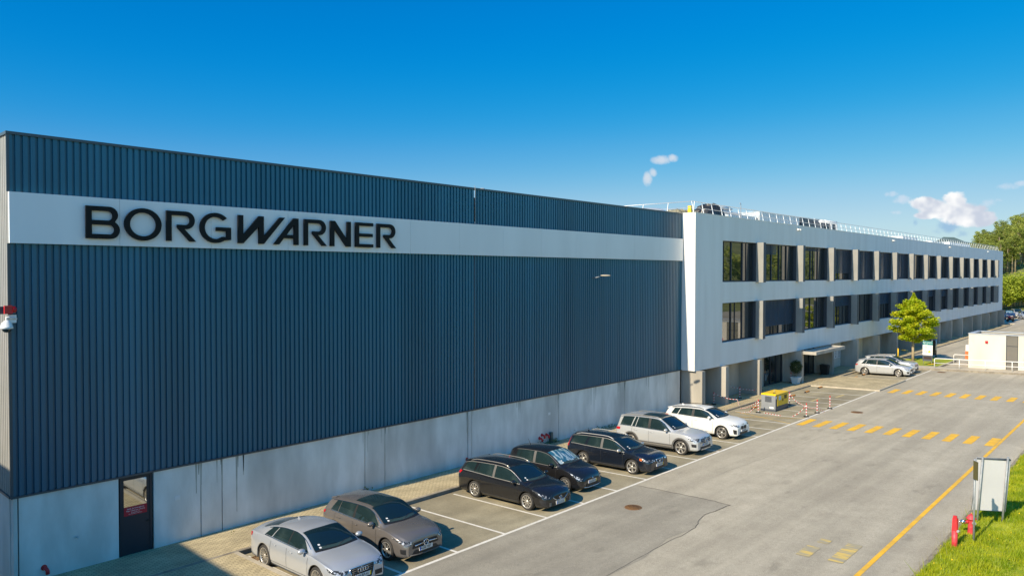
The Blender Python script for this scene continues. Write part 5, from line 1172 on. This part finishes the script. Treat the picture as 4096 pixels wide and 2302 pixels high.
# weeds along the wall foot
mb = MB(); P_ = []; rs = np.random.RandomState(21)
for (x, y, r, n) in ((29.6, -.12, .25, 90), (30.3, -.12, .35, 110), (31.1, -.12, .18, 60), (33.2, -.1, .2, 50), (34.6, -.12, .22, 110), (35.0, -.1, .2, 60), (29.0, -2.0, .08, 20), (27.9, -1.2, .07, 16), (40.3, -2.83, .2, 50), (18.6, -.08, .1, 20), (12.3, -.9, .05, 8), (44.3, -2.85, .15, 40), (36.2, -.1, .5, 60)):
    for _ in range(n): P_.append((x+rs.normal()*r, min(y+rs.normal()*.06, -.01) if y > -.5 else y+rs.normal()*.06, .05+abs(rs.normal())*.09+(.2 if y < -1 else 0)))
leaves(mb, P_, .085, rs, .1); tag(mb.build('wall_foot_weeds', M('weed leaf', (.10, .15, .03), .6, c2=(.20, .20, .07), scale=3)), kind='stuff')

# ------------------------------------------------------------------ entrance lodge, rails, signs
LZ = .33
e = empty('gate_lodge', (79.3, -10.7, LZ), 0, 'pale concrete flat roofed gate lodge behind the white handrail', 'building')
mb = MB(); mb.box(0, .25, -2.93, 0, -.25, 3.33); mb.box(.25, 4.1, -.25, 0, -.25, 3.33); mb.box(0, .25, -12, -3.85, -.25, 3.33); mb.box(3.85, 4.1, -12, -.25, -.25, 3.33); mb.build('wall', 'concrete3', e)
mb = MB(); mb.box(-.04, .35, -12, .04, 3.333, 3.40); mb.box(.35, 4.14, -.35, .04, 3.333, 3.40); mb.box(3.75, 4.14, -12, -.35, 3.333, 3.40); mb.build('parapet_capping', 'duct', e)
mb = MB(); mb.box(.25, 3.85, -12, -.25, 3.0, 3.2); mb.build('roof', M('roof gravel', (.12, .11, .09), .95, c2=(.22, .20, .16), scale=20), e)
mb = MB(); mb.box(.06, .10, -3.85, -2.93, .0, 3.33); gp = mb.build('window', 'frame', e)
mb = MB(); mb.box(.035, .059, -3.80, -2.98, .05, .85); mb.box(.035, .059, -3.80, -2.98, .9, 2.35); mb.box(.035, .059, -3.80, -2.98, 2.4, 3.3); mb.build('pane', M('lodge glass', (.16, .15, .13), .06, spec=1.), gp)
mb = MB(); mb.box(-.10, 0, -1.55, -1.33, 2.74, 2.95); mb.lathe([(.06, -.10), (.05, -.15), (.001, -.16)], (0, -1.44, 2.84), 12, 'x'); tag(mb.build('lodge_siren', 'red', loc=(79.297, -10.7, LZ-.2)), 'square red siren box high on the lodge wall', 'siren')
for yy, lab in ((-1.0, None),):
    pass
mb = MB(); mb.box(83.1, 83.5, -10.3, -9.72, .85, 1.66); tag(mb.build('fire_cabinet', 'vermilion'), 'vermilion cabinet sticking out beside the gate lodge', 'cabinet')
e = empty('air_conditioner', (86.0, -9.35, 1.72), 0, 'white air conditioner unit peeking out behind the gate lodge', 'air conditioner')
e.location = (83.7, -10.12, 1.9)
mb = MB(); mb.box(-.3, .3, -.2, .42, -.25, .35); mb.build('casing', 'whitepaint', e); mb = MB(); mb.box(-.32, .3, -.5, .5, -.33, -.262); mb.build('bracket', 'steel', e)
mb = MB(); mb.lathe([(.2, -.31), (.2, -.303)], (0, .1, .05), 16, 'x'); mb.build('fan_grille', 'greypanel', e)
# pink figure of a cone-like box at the frame edge: pink wall box
mb = MB(); mb.box(79.12, 79.29, -15.5, -15.0, 1.05, 1.75); tag(mb.build('pink_wall_box', M('pink plastic', (.70, .25, .38), .5)), 'pink box on the lodge wall at the picture edge', 'wall box')
def handrail(name, pts, top, mid, npost, label, grp='white tube handrails by the gate lodge'):
    e = empty(name, pts[0], 0, label, 'handrail', grp); p0 = Vector(pts[0]); d = Vector(pts[1])-p0
    P_ = [Vector((0, 0, 0)), Vector((0, 0, top-.08)), Vector((0, 0, top))+d.normalized()*.08]; P_[2].z = top
    mb = MB(); mb.tube([P_[0], P_[1], P_[1].lerp(P_[2], .5)+Vector((0, 0, .02)), P_[2], d+Vector((0, 0, top))], .038, 10); mb.build('top_rail', 'whitepaint', e)
    if mid: mb = MB(); mb.tube([Vector((0, 0, mid)), d+Vector((0, 0, mid))], .028, 8); mb.build('mid_rail', 'whitepaint', e)
    for i in range(1, npost+1):
        q_ = d*(i/npost); mb = MB(); mb.tube([q_, q_+Vector((0, 0, top-.03))], .033, 8); mb.build('post', 'whitepaint', e)
handrail('handrail', [(78.0, -8.18, gz(-8.18)+.13), (78.0, -18.38, gz(-18.38)+.13)], .88, .44, 5, 'long white tube handrail with mid rail in front of the gate lodge')
handrail('handrail', [(83.1, -8.75, gz(-8.75)+.13), (83.1, -10.5, gz(-10.5)+.13)], .86, None, 1, 'short white tube handrail behind the long one, ending at the vermilion cabinet')
# welcome sign
e = empty('welcome_sign', (79.8, -7.19, gz(-7.19)+.13), 0, 'teal headed welcome sign with four warning pictograms on two posts by the tree', 'sign')
for y in (-.36, .36):
    mb = MB(); mb.tube([(0, y, 0), (0, y, 2.42)], .03, 8); mb.lathe([(.035, 2.42), (.02, 2.46), (.001, 2.47)], (0, y, 0), 8); mb.build('post', 'steel', e)
mb = MB(); mb.box(-.05, -.032, -.43, .43, 1.0, 2.36); pn = mb.build('panel', 'signwhite', e)
mb = MB(); mb.box(-.056, -.0502, -.43, .43, 1.98, 2.36); mb.build('header', 'signteal', pn)
mb = MB(); mb.box(-.05, -.032, -.43, .43, .42, .99); dp = mb.build('lower_panel', 'darkpanel', e)
mb = MB(); mb.box(-.056, -.0502, -.35, .33, .60, .86); mb.build('dark_field', M('brown black field', (.035, .02, .015), .5), dp)
text_obj('heading', 'BEM-VINDO', .15, 'signwhite', pn, (-.0575, 0, 2.20), (pi/2, 0, -pi/2), .001)
text_obj('subheading', 'WELCOME', .075, 'signwhite', pn, (-.0575, .16, 2.06), (pi/2, 0, -pi/2), .001)
def picto(y, z, kind):
    mb = MB(); x = -.054
    if kind == 'c': mb.tube([(x, y+.115*cos(q), z+.115*sin(q)) for q in np.linspace(0, 2*pi, 17)], .013, 5, cap=False)
    else: mb.tube([(x, y-.13, z-.10), (x, y+.13, z-.10), (x, y, z+.13), (x, y-.13, z-.10)], .013, 5)
    if kind == 'y': mb.m = [0]*len(mb.f); mb.face([(x-.003, y+.12, z-.095), (x-.003, y-.12, z-.095), (x-.003, y, z+.12)]); 
    return mb
for (y, z, k_) in ((.15, 1.76, 'c'), (-.15, 1.76, 't'), (.15, 1.36, 'c')): picto(y, z, k_).build('pictogram_ring', 'vermilion', pn)
picto(-.15, 1.36, 'y').build('hazard_triangle', 'yellow', pn)
mb = MB(); mb.tube([(-.053, .06, 1.28), (-.053, .24, 1.44)], .012, 5); mb.build('ban_stroke', 'vermilion', pn)
text_obj('speed_number', '20', .12, 'ink', pn, (-.0525, .15, 1.76), (pi/2, 0, -pi/2), .001)
# black banner on a striped pole behind
e = empty('banner_pole', (87.88, -6.15, gz(-6.15)+.1), 0, 'black and white pole holding a tattered black banner behind the welcome sign', 'banner pole')
mb = MB(); mb.tube([(0, 0, 0), (0, 0, .85)], .05, 8); mb.build('lower_pole', 'black', e)
mb = MB(); mb.tube([(0, 0, .85), (0, 0, 1.95)], .045, 8); mb.build('upper_pole', 'whitepaint', e)
mb = MB(); PT = []; rs = np.random.RandomState(4)
for i in range(9): PT.append([(-.03+rs.uniform(-.04, .04), .06+i*.11, .3+j*.2+rs.uniform(-.02, .02)) for j in range(9)])
mb.grid(PT, sm=True); mb.grid([[(p[0]+.02, p[1], p[2]) for p in r] for r in PT], sm=True, flip=True); mb.build('banner', 'tarp', e)
# yellow posts and chain
e = empty('yellow_bar_post', (85.63, -3.05, pz(-3.05)), 0, 'yellow post with a lowered yellow bar beyond the far parked cars', 'barrier')
mb = MB(); mb.tube([(0, 0, 0), (0, 0, 1.1)], .06, 10); mb.build('post', 'yellow', e)
mb = MB(); mb.tube([(.0, 0, 1.02), (1.0, -.1, .85)], .008, 5); mb.build('chain', 'steel', e)
mb = MB(); mb.tube([(1.0, -.1, .85), (2.9, -.25, .62)], .045, 8); mb.build('bar', 'yellow', e)
mb = MB(); mb.tube([(79.35, -4.2, gz(-4.2)+.30), (79.35, -5.8, gz(-5.8)+.34)], .03, 6); tag(mb.build('low_yellow_rail', 'yellow'), 'low yellow rail along the left edge of the grass island', 'low rail', 'low yellow rails round the island')
mb = MB(); mb.tube([(79.35, -7.3, gz(-7.3)+.30), (79.2, -8.0, gz(-8)+.38)], .03, 6); tag(mb.build('low_yellow_rail', 'yellow'), 'low yellow rail piece below the welcome sign next to the handrail', 'low rail', 'low yellow rails round the island')

# ------------------------------------------------------------------ near right: hydrant, red post, sign pole, board
gb = lambda y: gz(y)
e = empty('fire_hydrant', (27.93, -20.29, gz(-20.29)), 0, 'red cast iron fire hydrant with silver side outlet on the grass edge', 'fire hydrant'); e.scale = (1, 1, .98)
mb = MB(); mb.lathe([(.001, 0), (.17, 0), (.17, .035), (.125, .045), (.11, .10), (.095, .30), (.10, .31), (.10, .335), (.092, .35), (.10, .42), (.115, .50), (.11, .58), (.15, .60), (.155, .625), (.12, .65), (.10, .70), (.06, .74), (.001, .75)], n=24); mb.build('body', 'redfade', e)
mb = MB(); mb.tube([(-.05, .06, .50), (-.11, .14, .50)], .055, 12); mb.build('neck', 'red', e)
mb = MB(); mb.tube([(-.11, .14, .50), (-.20, .26, .50)], .068, 14); mb.tube([(-.20, .26, .50), (-.23, .30, .50)], .03, 6); mb.build('outlet_cap', 'chrome', e)
mb = MB(); mb.tube([(-.07, -.07, .49), (-.12, -.12, .49)], .058, 14); mb.tube([(-.12, -.12, .49), (-.145, -.145, .49)], .022, 6); mb.build('front_cap', 'steel', e)
mb = MB(); mb.tube([(0, 0, .74), (0, 0, .79)], .022, 6); mb.build('top_nut', 'redfade', e)
e = empty('red_marker_post', (26.22, -20.15, gz(-20.15)), 0, 'leaning red marker post with a clamp, left of the fire hydrant', 'post'); e.rotation_euler = (0, rad(3), 0)
mb = MB(); mb.tube([(0, 0, -.05), (0, 0, .62)], .085, 16); mb.build('tube', 'redfade', e)
mb = MB(); mb.hexa([(-.085, -.07, .62), (.085, -.07, .62), (.085, .07, .62), (-.085, .07, .62), (-.07, -.06, 1.0), (.085, -.06, 1.0), (.085, .06, 1.0), (-.07, .06, 1.0)]); mb.box(-.03, .05, -.05, .05, 1.002, 1.07); mb.box(.0, .03, -.085, -.071, .63, 1.0); mb.build('head', 'red', e)
mb = MB(); mb.tube([(-.09, -.09, .62), (-.02, -.12, .62)], .04, 8); mb.tube([(-.02, -.12, .62), (.04, -.11, .60)], .02, 8); mb.build('clamp', 'steel', e)
e = empty('road_sign_pole', (27.12, -20.51, gz(-20.51)), 0, 'galvanised pole with a narrow traffic sign seen edge on', 'sign')
mb = MB(); mb.tube([(0, 0, -.1), (0, 0, 2.75)], .032, 12); mb.build('pole', 'pole', e)
mb = MB(); mb.hexa([(-.06, .03, 2.12), (-.03, .02, 2.12), (-.20, -.13, 2.12), (-.23, -.12, 2.12), (-.06, .03, 2.7), (-.03, .02, 2.7), (-.20, -.13, 2.7), (-.23, -.12, 2.7)]); mb.build('sign_plate', M('olive sign back', (.10, .09, .03), .6), e)
mb = MB(); mb.lathe([(.04, 2.14), (.04, 2.17)], n=10); mb.lathe([(.04, 2.64), (.04, 2.67)], n=10); mb.build('clamp', 'pole', e)
e = empty('roadside_board', (29.68, -20.52, gz(-20.52)), 0, 'large blank grey board seen from behind on two leaning steel posts', 'board')
bl_, br_ = Vector((29.44, -20.19, gz(-20.19))), Vector((29.92, -20.85, gz(-20.85))); o_ = Vector(e.location); hd = (br_-bl_).normalized(); lean = Vector((.17*.674, -.17*.739, 2.34))
for k_, b_ in (('l', bl_), ('r', br_)):
    mb = MB(); mb.tube([b_-o_-lean*.04, b_-o_+lean], .036, 12); mb.build('post', 'pole', e)
nrm = Vector((hd.y, -hd.x, 0)); nrm = -nrm if nrm.x < 0 else nrm
bc = (bl_+br_)/2-o_; mb = MB()
A0 = bc-hd*.60+lean*.215+nrm*.05; A1 = bc+hd*.50+lean*.19+nrm*.05; B1 = bc+hd*.52+lean*.965+nrm*.05; B0 = bc-hd*.58+lean*.99+nrm*.05
mb.hexa([A0, A1, A1+nrm*.03, A0+nrm*.03, B0, B1, B1+nrm*.03, B0+nrm*.03]); recalc(mb.build('board', 'boardback', e))
mb = MB(); 
for p, q in ((A0, A1), (A1, B1), (B1, B0), (B0, A0)): mb.tube([p-nrm*.004, q-nrm*.004], .012, 6)
mb.build('edge_trim', 'pole', e)
mb = MB(); c1 = B0-(B0-B1)*.12-Vector((0, 0, .03)); mb.tube([B0-nrm*.018-Vector((0, 0, .035)), B1-nrm*.018-Vector((0, 0, .035))], .02, 6); mb.build('top_clamp', 'darkpanel', e)

# grass verge
mb = MB(); NX, NY = 120, 46; rs = np.random.RandomState(2); PT = []
def vz(x, y): d = -19.86-y; return gz(min(-19.86, y))+.035+(.06*min(1, d/.3))+.05*sin(x*1.3)*sin(y*1.7)*min(1, d)+max(0, d-1.5)*.06
for i in range(NX): PT.append([(12+i*.5, y, vz(12+i*.5, y)+rs.uniform(-.015, .015)) for y in (-19.86-np.linspace(0, 1, NY)**1.6*24)])
mb.grid(PT, sm=True); struct('grass_verge', mb, 'grassbase')
mb = MB(); x = 12.
while x < 72: mb.hexa([(x, -19.86, .3), (x+.985, -19.86, .3), (x+.985, -19.70, .3), (x, -19.70, .3), (x, -19.86, gz(-19.86)+.045), (x+.985, -19.86, gz(-19.86)+.045), (x+.985, -19.70, gz(-19.7)+.03), (x, -19.70, gz(-19.7)+.03)]); x += 1.0
struct('verge_kerb', mb, 'kerb')
n = 62000; rs = np.random.RandomState(3)
xx = rs.uniform(21, 47, n); yy = -19.84-rs.uniform(0, 1, n)**1.1*np.interp(xx, [21, 25, 33, 47], [2.0, 3.2, 3.6, 3.0]); hh = rs.uniform(.05, .13, n)*(1+.5*np.sin(xx*2.1)*np.cos(yy*2.7)); tall = rs.rand(n) < .02; hh[tall] *= 2.6
aa = rs.uniform(0, 2*pi, n); ww = rs.uniform(.008, .016, n); lx_ = rs.normal(size=n)*.35*hh+.12*hh; ly_ = rs.normal(size=n)*.35*hh
zz = np.array([vz(a_, b_) for a_, b_ in zip(xx, yy)])-.02
V = np.empty((n, 3, 3)); V[:, 0] = np.stack([xx-ww*np.cos(aa), yy-ww*np.sin(aa), zz], 1); V[:, 1] = np.stack([xx+ww*np.cos(aa), yy+ww*np.sin(aa), zz], 1); V[:, 2] = np.stack([xx+lx_, yy+ly_, zz+hh+.02], 1)
me = bpy.data.meshes.new('verge_grass'); me.vertices.add(3*n); me.vertices.foreach_set('co', V.reshape(-1)); me.loops.add(3*n); me.loops.foreach_set('vertex_index', np.arange(3*n)); me.polygons.add(n); me.polygons.foreach_set('loop_start', np.arange(n)*3); me.update(calc_edges=True)
me.materials.append(MAT['grass']); o = bpy.data.objects.new('verge_grass', me); COL.objects.link(o); tag(o, kind='stuff')
mb = MB(); P_ = [(x, y, vz(x, y)+rs.uniform(.08, .2)) for x, y in zip(rs.uniform(22, 46, 420), -19.8-rs.uniform(0, 3.4, 420))]
leaves(mb, P_, .035, rs, 1.2, aspect=1.); tag(mb.build('verge_flowers', 'flower'), kind='stuff')
mb = MB()
for _ in range(150):
    x = rs.uniform(22, 46); y = -19.78-abs(rs.normal())*.12; h = rs.uniform(.25, .55); a_, b_ = rs.normal()*.1, rs.normal()*.1; z = vz(x, y); mb.tube([(x, y, z), (x+a_, y+b_, z+h)], [.004, .002], 3, cap=False)
tag(mb.build('dry_stalks', M('dry stalk', (.38, .33, .18), .8)), kind='stuff')

# ------------------------------------------------------------------ far car park
def far_car(d, paint, x, y, rz, lab):
    return build_car(d, paint, (x, y, .01+max(0, -y)*.03), lab, 'cars in the far car park', detail=1, rz=rz, tilt=0)
far_car(glb, 'blue', 177.0, 2.2, rad(205), 'large blue grey off roader facing the camera in the far car park')
far_car(x2, 'silver', 181, -1.9, rad(200), 'pale low car at the right of the far car park')
far_car(glb, 'beige', 188, .4, rad(200), 'tall pale car behind the others in the far car park')
far_car(clio, 'blue', 184.5, 1.4, rad(200), 'dark blue hatchback between the pale cars in the far car park')
far_car(leon, 'silver', 171.0, 4.0, rad(250), 'silver car half hidden by the office corner in the far car park')
e = empty('motorcycle', (168.6, -1.15, gz(-1.15)), rad(150), 'red and black motorcycle parked in front of the far cars', 'motorcycle')
for x in (-.68, .68):
    mb = MB(); mb.lathe([(.22, -.05), (.31, -.06), (.32, 0), (.31, .06), (.22, .05)], (x, 0, .32), 20, 'y'); mb.lathe([(.001, -.02), (.22, -.02)], (x, 0, .32), 16, 'y'); mb.build('wheel', 'tyre', e)
mb = MB(); mb.tube([(-.65, 0, .35), (-.1, 0, .5), (.35, 0, .75), (.62, 0, .36)], [.08, .18, .12, .05], 10); mb.box(-.15, .25, -.16, .16, .28, .55); mb.build('frame', 'plastic', e)
mb = MB(); mb.tube([(-.75, 0, .92), (-.3, 0, .82), (.05, 0, .86), (.35, 0, .98), (.55, 0, .85)], [.06, .13, .18, .17, .08], 10); mb.build('fairing', 'red', e)
mb = MB(); mb.tube([(.40, -.35, 1.1), (.45, 0, 1.05), (.40, .35, 1.1)], .025, 6); mb.tube([(.62, 0, .36), (.45, 0, 1.05)], .04, 6); mb.build('handlebar', 'black', e)

# ------------------------------------------------------------------ trees and hills
def euca(kind, seed, h):
    rs = np.random.RandomState(seed); e = empty('gum_tree'); mb = MB()
    mb.tube([(0, 0, -1), (rs.uniform(-.2, .2), rs.uniform(-.2, .2), h*.5), (rs.uniform(-.4, .4), rs.uniform(-.4, .4), h*.93)], [.26, .18, .05], 6)
    cl = []
    for i in range(20):
        z = h*(.40+.60*(i/19)) if kind == 0 else h*(.15+.83*(i/12)); rr = h*.13*(1.1-abs(i/19-.55)) if kind == 0 else h*.17*(1.05-.8*(i/19)); A_ = rs.uniform(0, 6.28)
        c_ = Vector((cos(A_)*rr*rs.uniform(.3, 1.1), sin(A_)*rr*rs.uniform(.3, 1.1), z)); mb.tube([(0, 0, z-h*.07), c_], [.07, .02], 4, cap=False); cl.append((c_, h*rs.uniform(.045, .09)))
    mb.build('trunk', 'bark', e); mb = MB(); P_ = []
    for c_, r_q in cl:
        for _ in range(105):
            v = Vector(rs.normal(size=3)).normalized()*r_q*rs.uniform(.35, 1.15); P_.append(c_+Vector((v.x*1.2, v.y*1.2, v.z*.75)))
    leaves(mb, P_, .40, rs, .3); mb.build('crown', 'euca' if kind == 0 else 'euca2', e); return e
protos = [euca(0, 1, 13), euca(0, 2, 15), euca(0, 3, 11.5), euca(1, 4, 10), euca(1, 5, 8.5), euca(0, 6, 14)]
def bushp(seed, h):
    rs = np.random.RandomState(seed); e = empty('broadleaf_bush'); mb = MB(); mb.tube([(0, 0, -.5), (0, 0, h*.6)], [.2, .08], 5); mb.build('trunk', 'bark', e); mb = MB(); P_ = []
    for i in range(16):
        A_ = rs.uniform(0, 6.28); rr = h*.42*rs.rand(); c_ = Vector((cos(A_)*rr, sin(A_)*rr, h*rs.uniform(.2, .85))); r_q = h*.19
        for _ in range(75): v = Vector(rs.normal(size=3)).normalized()*r_q*rs.uniform(.5, 1.05); P_.append(c_+Vector((v.x*1.15, v.y*1.15, v.z*.8)))
    leaves(mb, P_, .45, rs, .3); mb.build('crown', 'bush', e); return e
bps = [bushp(31, 5.5), bushp(32, 6.8)]
CX, CY = 0, -25.28
def hillz(d, az):
    f = np.interp(az, [-60, 7, 10.0, 10.9, 11.7, 13.2, 15, 30], [1, 1, 1, .72, .50, .33, .30, .25]); t_ = min(1, max(0, (d-205)/110)); return .5+(17*f)*(t_*t_*(3-2*t_))+max(0, d-315)*.01
hm = MB(); azs = np.concatenate([np.linspace(-14, 6, 10), np.linspace(6.5, 18, 30), np.linspace(19, 32, 8)]); ds = np.concatenate([np.linspace(200, 330, 20), np.linspace(350, 700, 6)])
hm.grid([[(CX+d*cos(rad(A_)), CY+d*sin(rad(A_)), hillz(d, A_)-.5) for d in ds] for A_ in azs], flip=True); struct('wooded_hill', hm, 'hill')
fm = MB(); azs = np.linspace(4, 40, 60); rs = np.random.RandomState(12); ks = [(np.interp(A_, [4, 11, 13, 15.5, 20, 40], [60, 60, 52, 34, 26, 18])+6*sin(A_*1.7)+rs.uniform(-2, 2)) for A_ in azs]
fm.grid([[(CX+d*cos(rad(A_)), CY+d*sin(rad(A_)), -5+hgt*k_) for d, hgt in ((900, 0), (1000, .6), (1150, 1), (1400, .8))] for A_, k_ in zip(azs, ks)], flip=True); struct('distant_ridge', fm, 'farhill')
used = {}
def plant(protolist, k_, x, y, z, s_, rz, lab, cat, grp):
    p = protolist[k_]
    if p.name not in used: used[p.name] = 1; o = p
    else: o = copy_tree(p)
    o.location = (x, y, z); o.scale = (s_*RS.uniform(.85, 1.15), s_*RS.uniform(.85, 1.15), s_); o.rotation_euler = (0, 0, rz); tag(o, lab, cat, grp)
rs = np.random.RandomState(17)
for i in range(285):
    A_ = 6.2+7.6*((i*.618) % 1)**1.15; q_ = ((i*.381+rs.uniform(0, .06)) % 1); d = 216+108*q_; z = hillz(d, A_)-.4
    kk = int(rs.choice([0, 1, 2, 5, 3, 4], p=[.2, .18, .14, .14, .2, .14])); s_ = rs.uniform(.55, .88)*(.82 if A_ > 11 else 1)
    band = 'low on the wooded hill' if q_ < .33 else ('halfway up the wooded hill' if q_ < .7 else 'on the crest of the wooded hill'); kd = 'bare trunked dark gum tree' if kk in (0, 1, 2, 5) else 'leafy pale gum tree'
    plant(protos, kk, CX+d*cos(rad(A_)), CY+d*sin(rad(A_)), z, s_, rs.uniform(0, 6.28), kd+' '+band+' behind the office', 'tree', kd+'s '+band)
for i in range(60):
    A_ = 6.2+5.2*((i*.618) % 1); d = 202+26*((i*.381) % 1)
    plant(bps, i % 2, CX+d*cos(rad(A_)), CY+d*sin(rad(A_)), .2+(d-203)*.10, rs.uniform(.75, 1.15), rs.uniform(0, 6.28), 'yellow green bush in the thick hedge at the foot of the wooded hill', 'bush', 'bushes at the foot of the wooded hill')

# wooded bank on the other side of the yard: outside the frame, mirrored in the office windows
bm_ = MB(); rs = np.random.RandomState(40); PT = []
for i in range(40):
    x = -20+i*10; PT.append([(x, y, 1.2+h+rs.uniform(-.8, .8)*(h > 2)) for y, h in ((-44, 0), (-52, 1.5), (-62, 6), (-78, 12), (-100, 18), (-140, 24))])
bm_.grid(PT); struct('south_bank', bm_, 'hill')
mb = MB(); P_ = []
for i in range(60):
    x = 40+((i*.618) % 1)*230; y = -50-26*((i*.381) % 1); z = np.interp(-y, [44, 52, 62, 78], [1.2, 2.7, 7, 13])
    for k_ in range(9):
        c_ = Vector((x+rs.normal()*1.3, y+rs.normal()*1.3, z+rs.uniform(2, 9)))
        for _ in range(26): v = Vector(rs.normal(size=3)).normalized()*rs.uniform(.6, 1.5); P_.append(c_+v)
leaves(mb, P_, .95, rs, .3); tag(mb.build('bank_wood', 'euca2'), kind='stuff')
# neighbouring building left of the frame: its roof edge shades the near corner
e = empty('neighbour_building', (-9, -2, 0), 0, 'neighbouring block left of the frame that shades the near corner of the hall', 'building')
H_ = (10.85+3.5)*.70
mb = MB(); mb.box(-6, 5.5, -14, 16, -.4, H_-.1); mb.build('wall', 'render', e)
mb = MB(); mb.box(-6.05, 5.5, -14.05, 16.05, H_-.098, H_); mb.build('roof', 'duct', e)
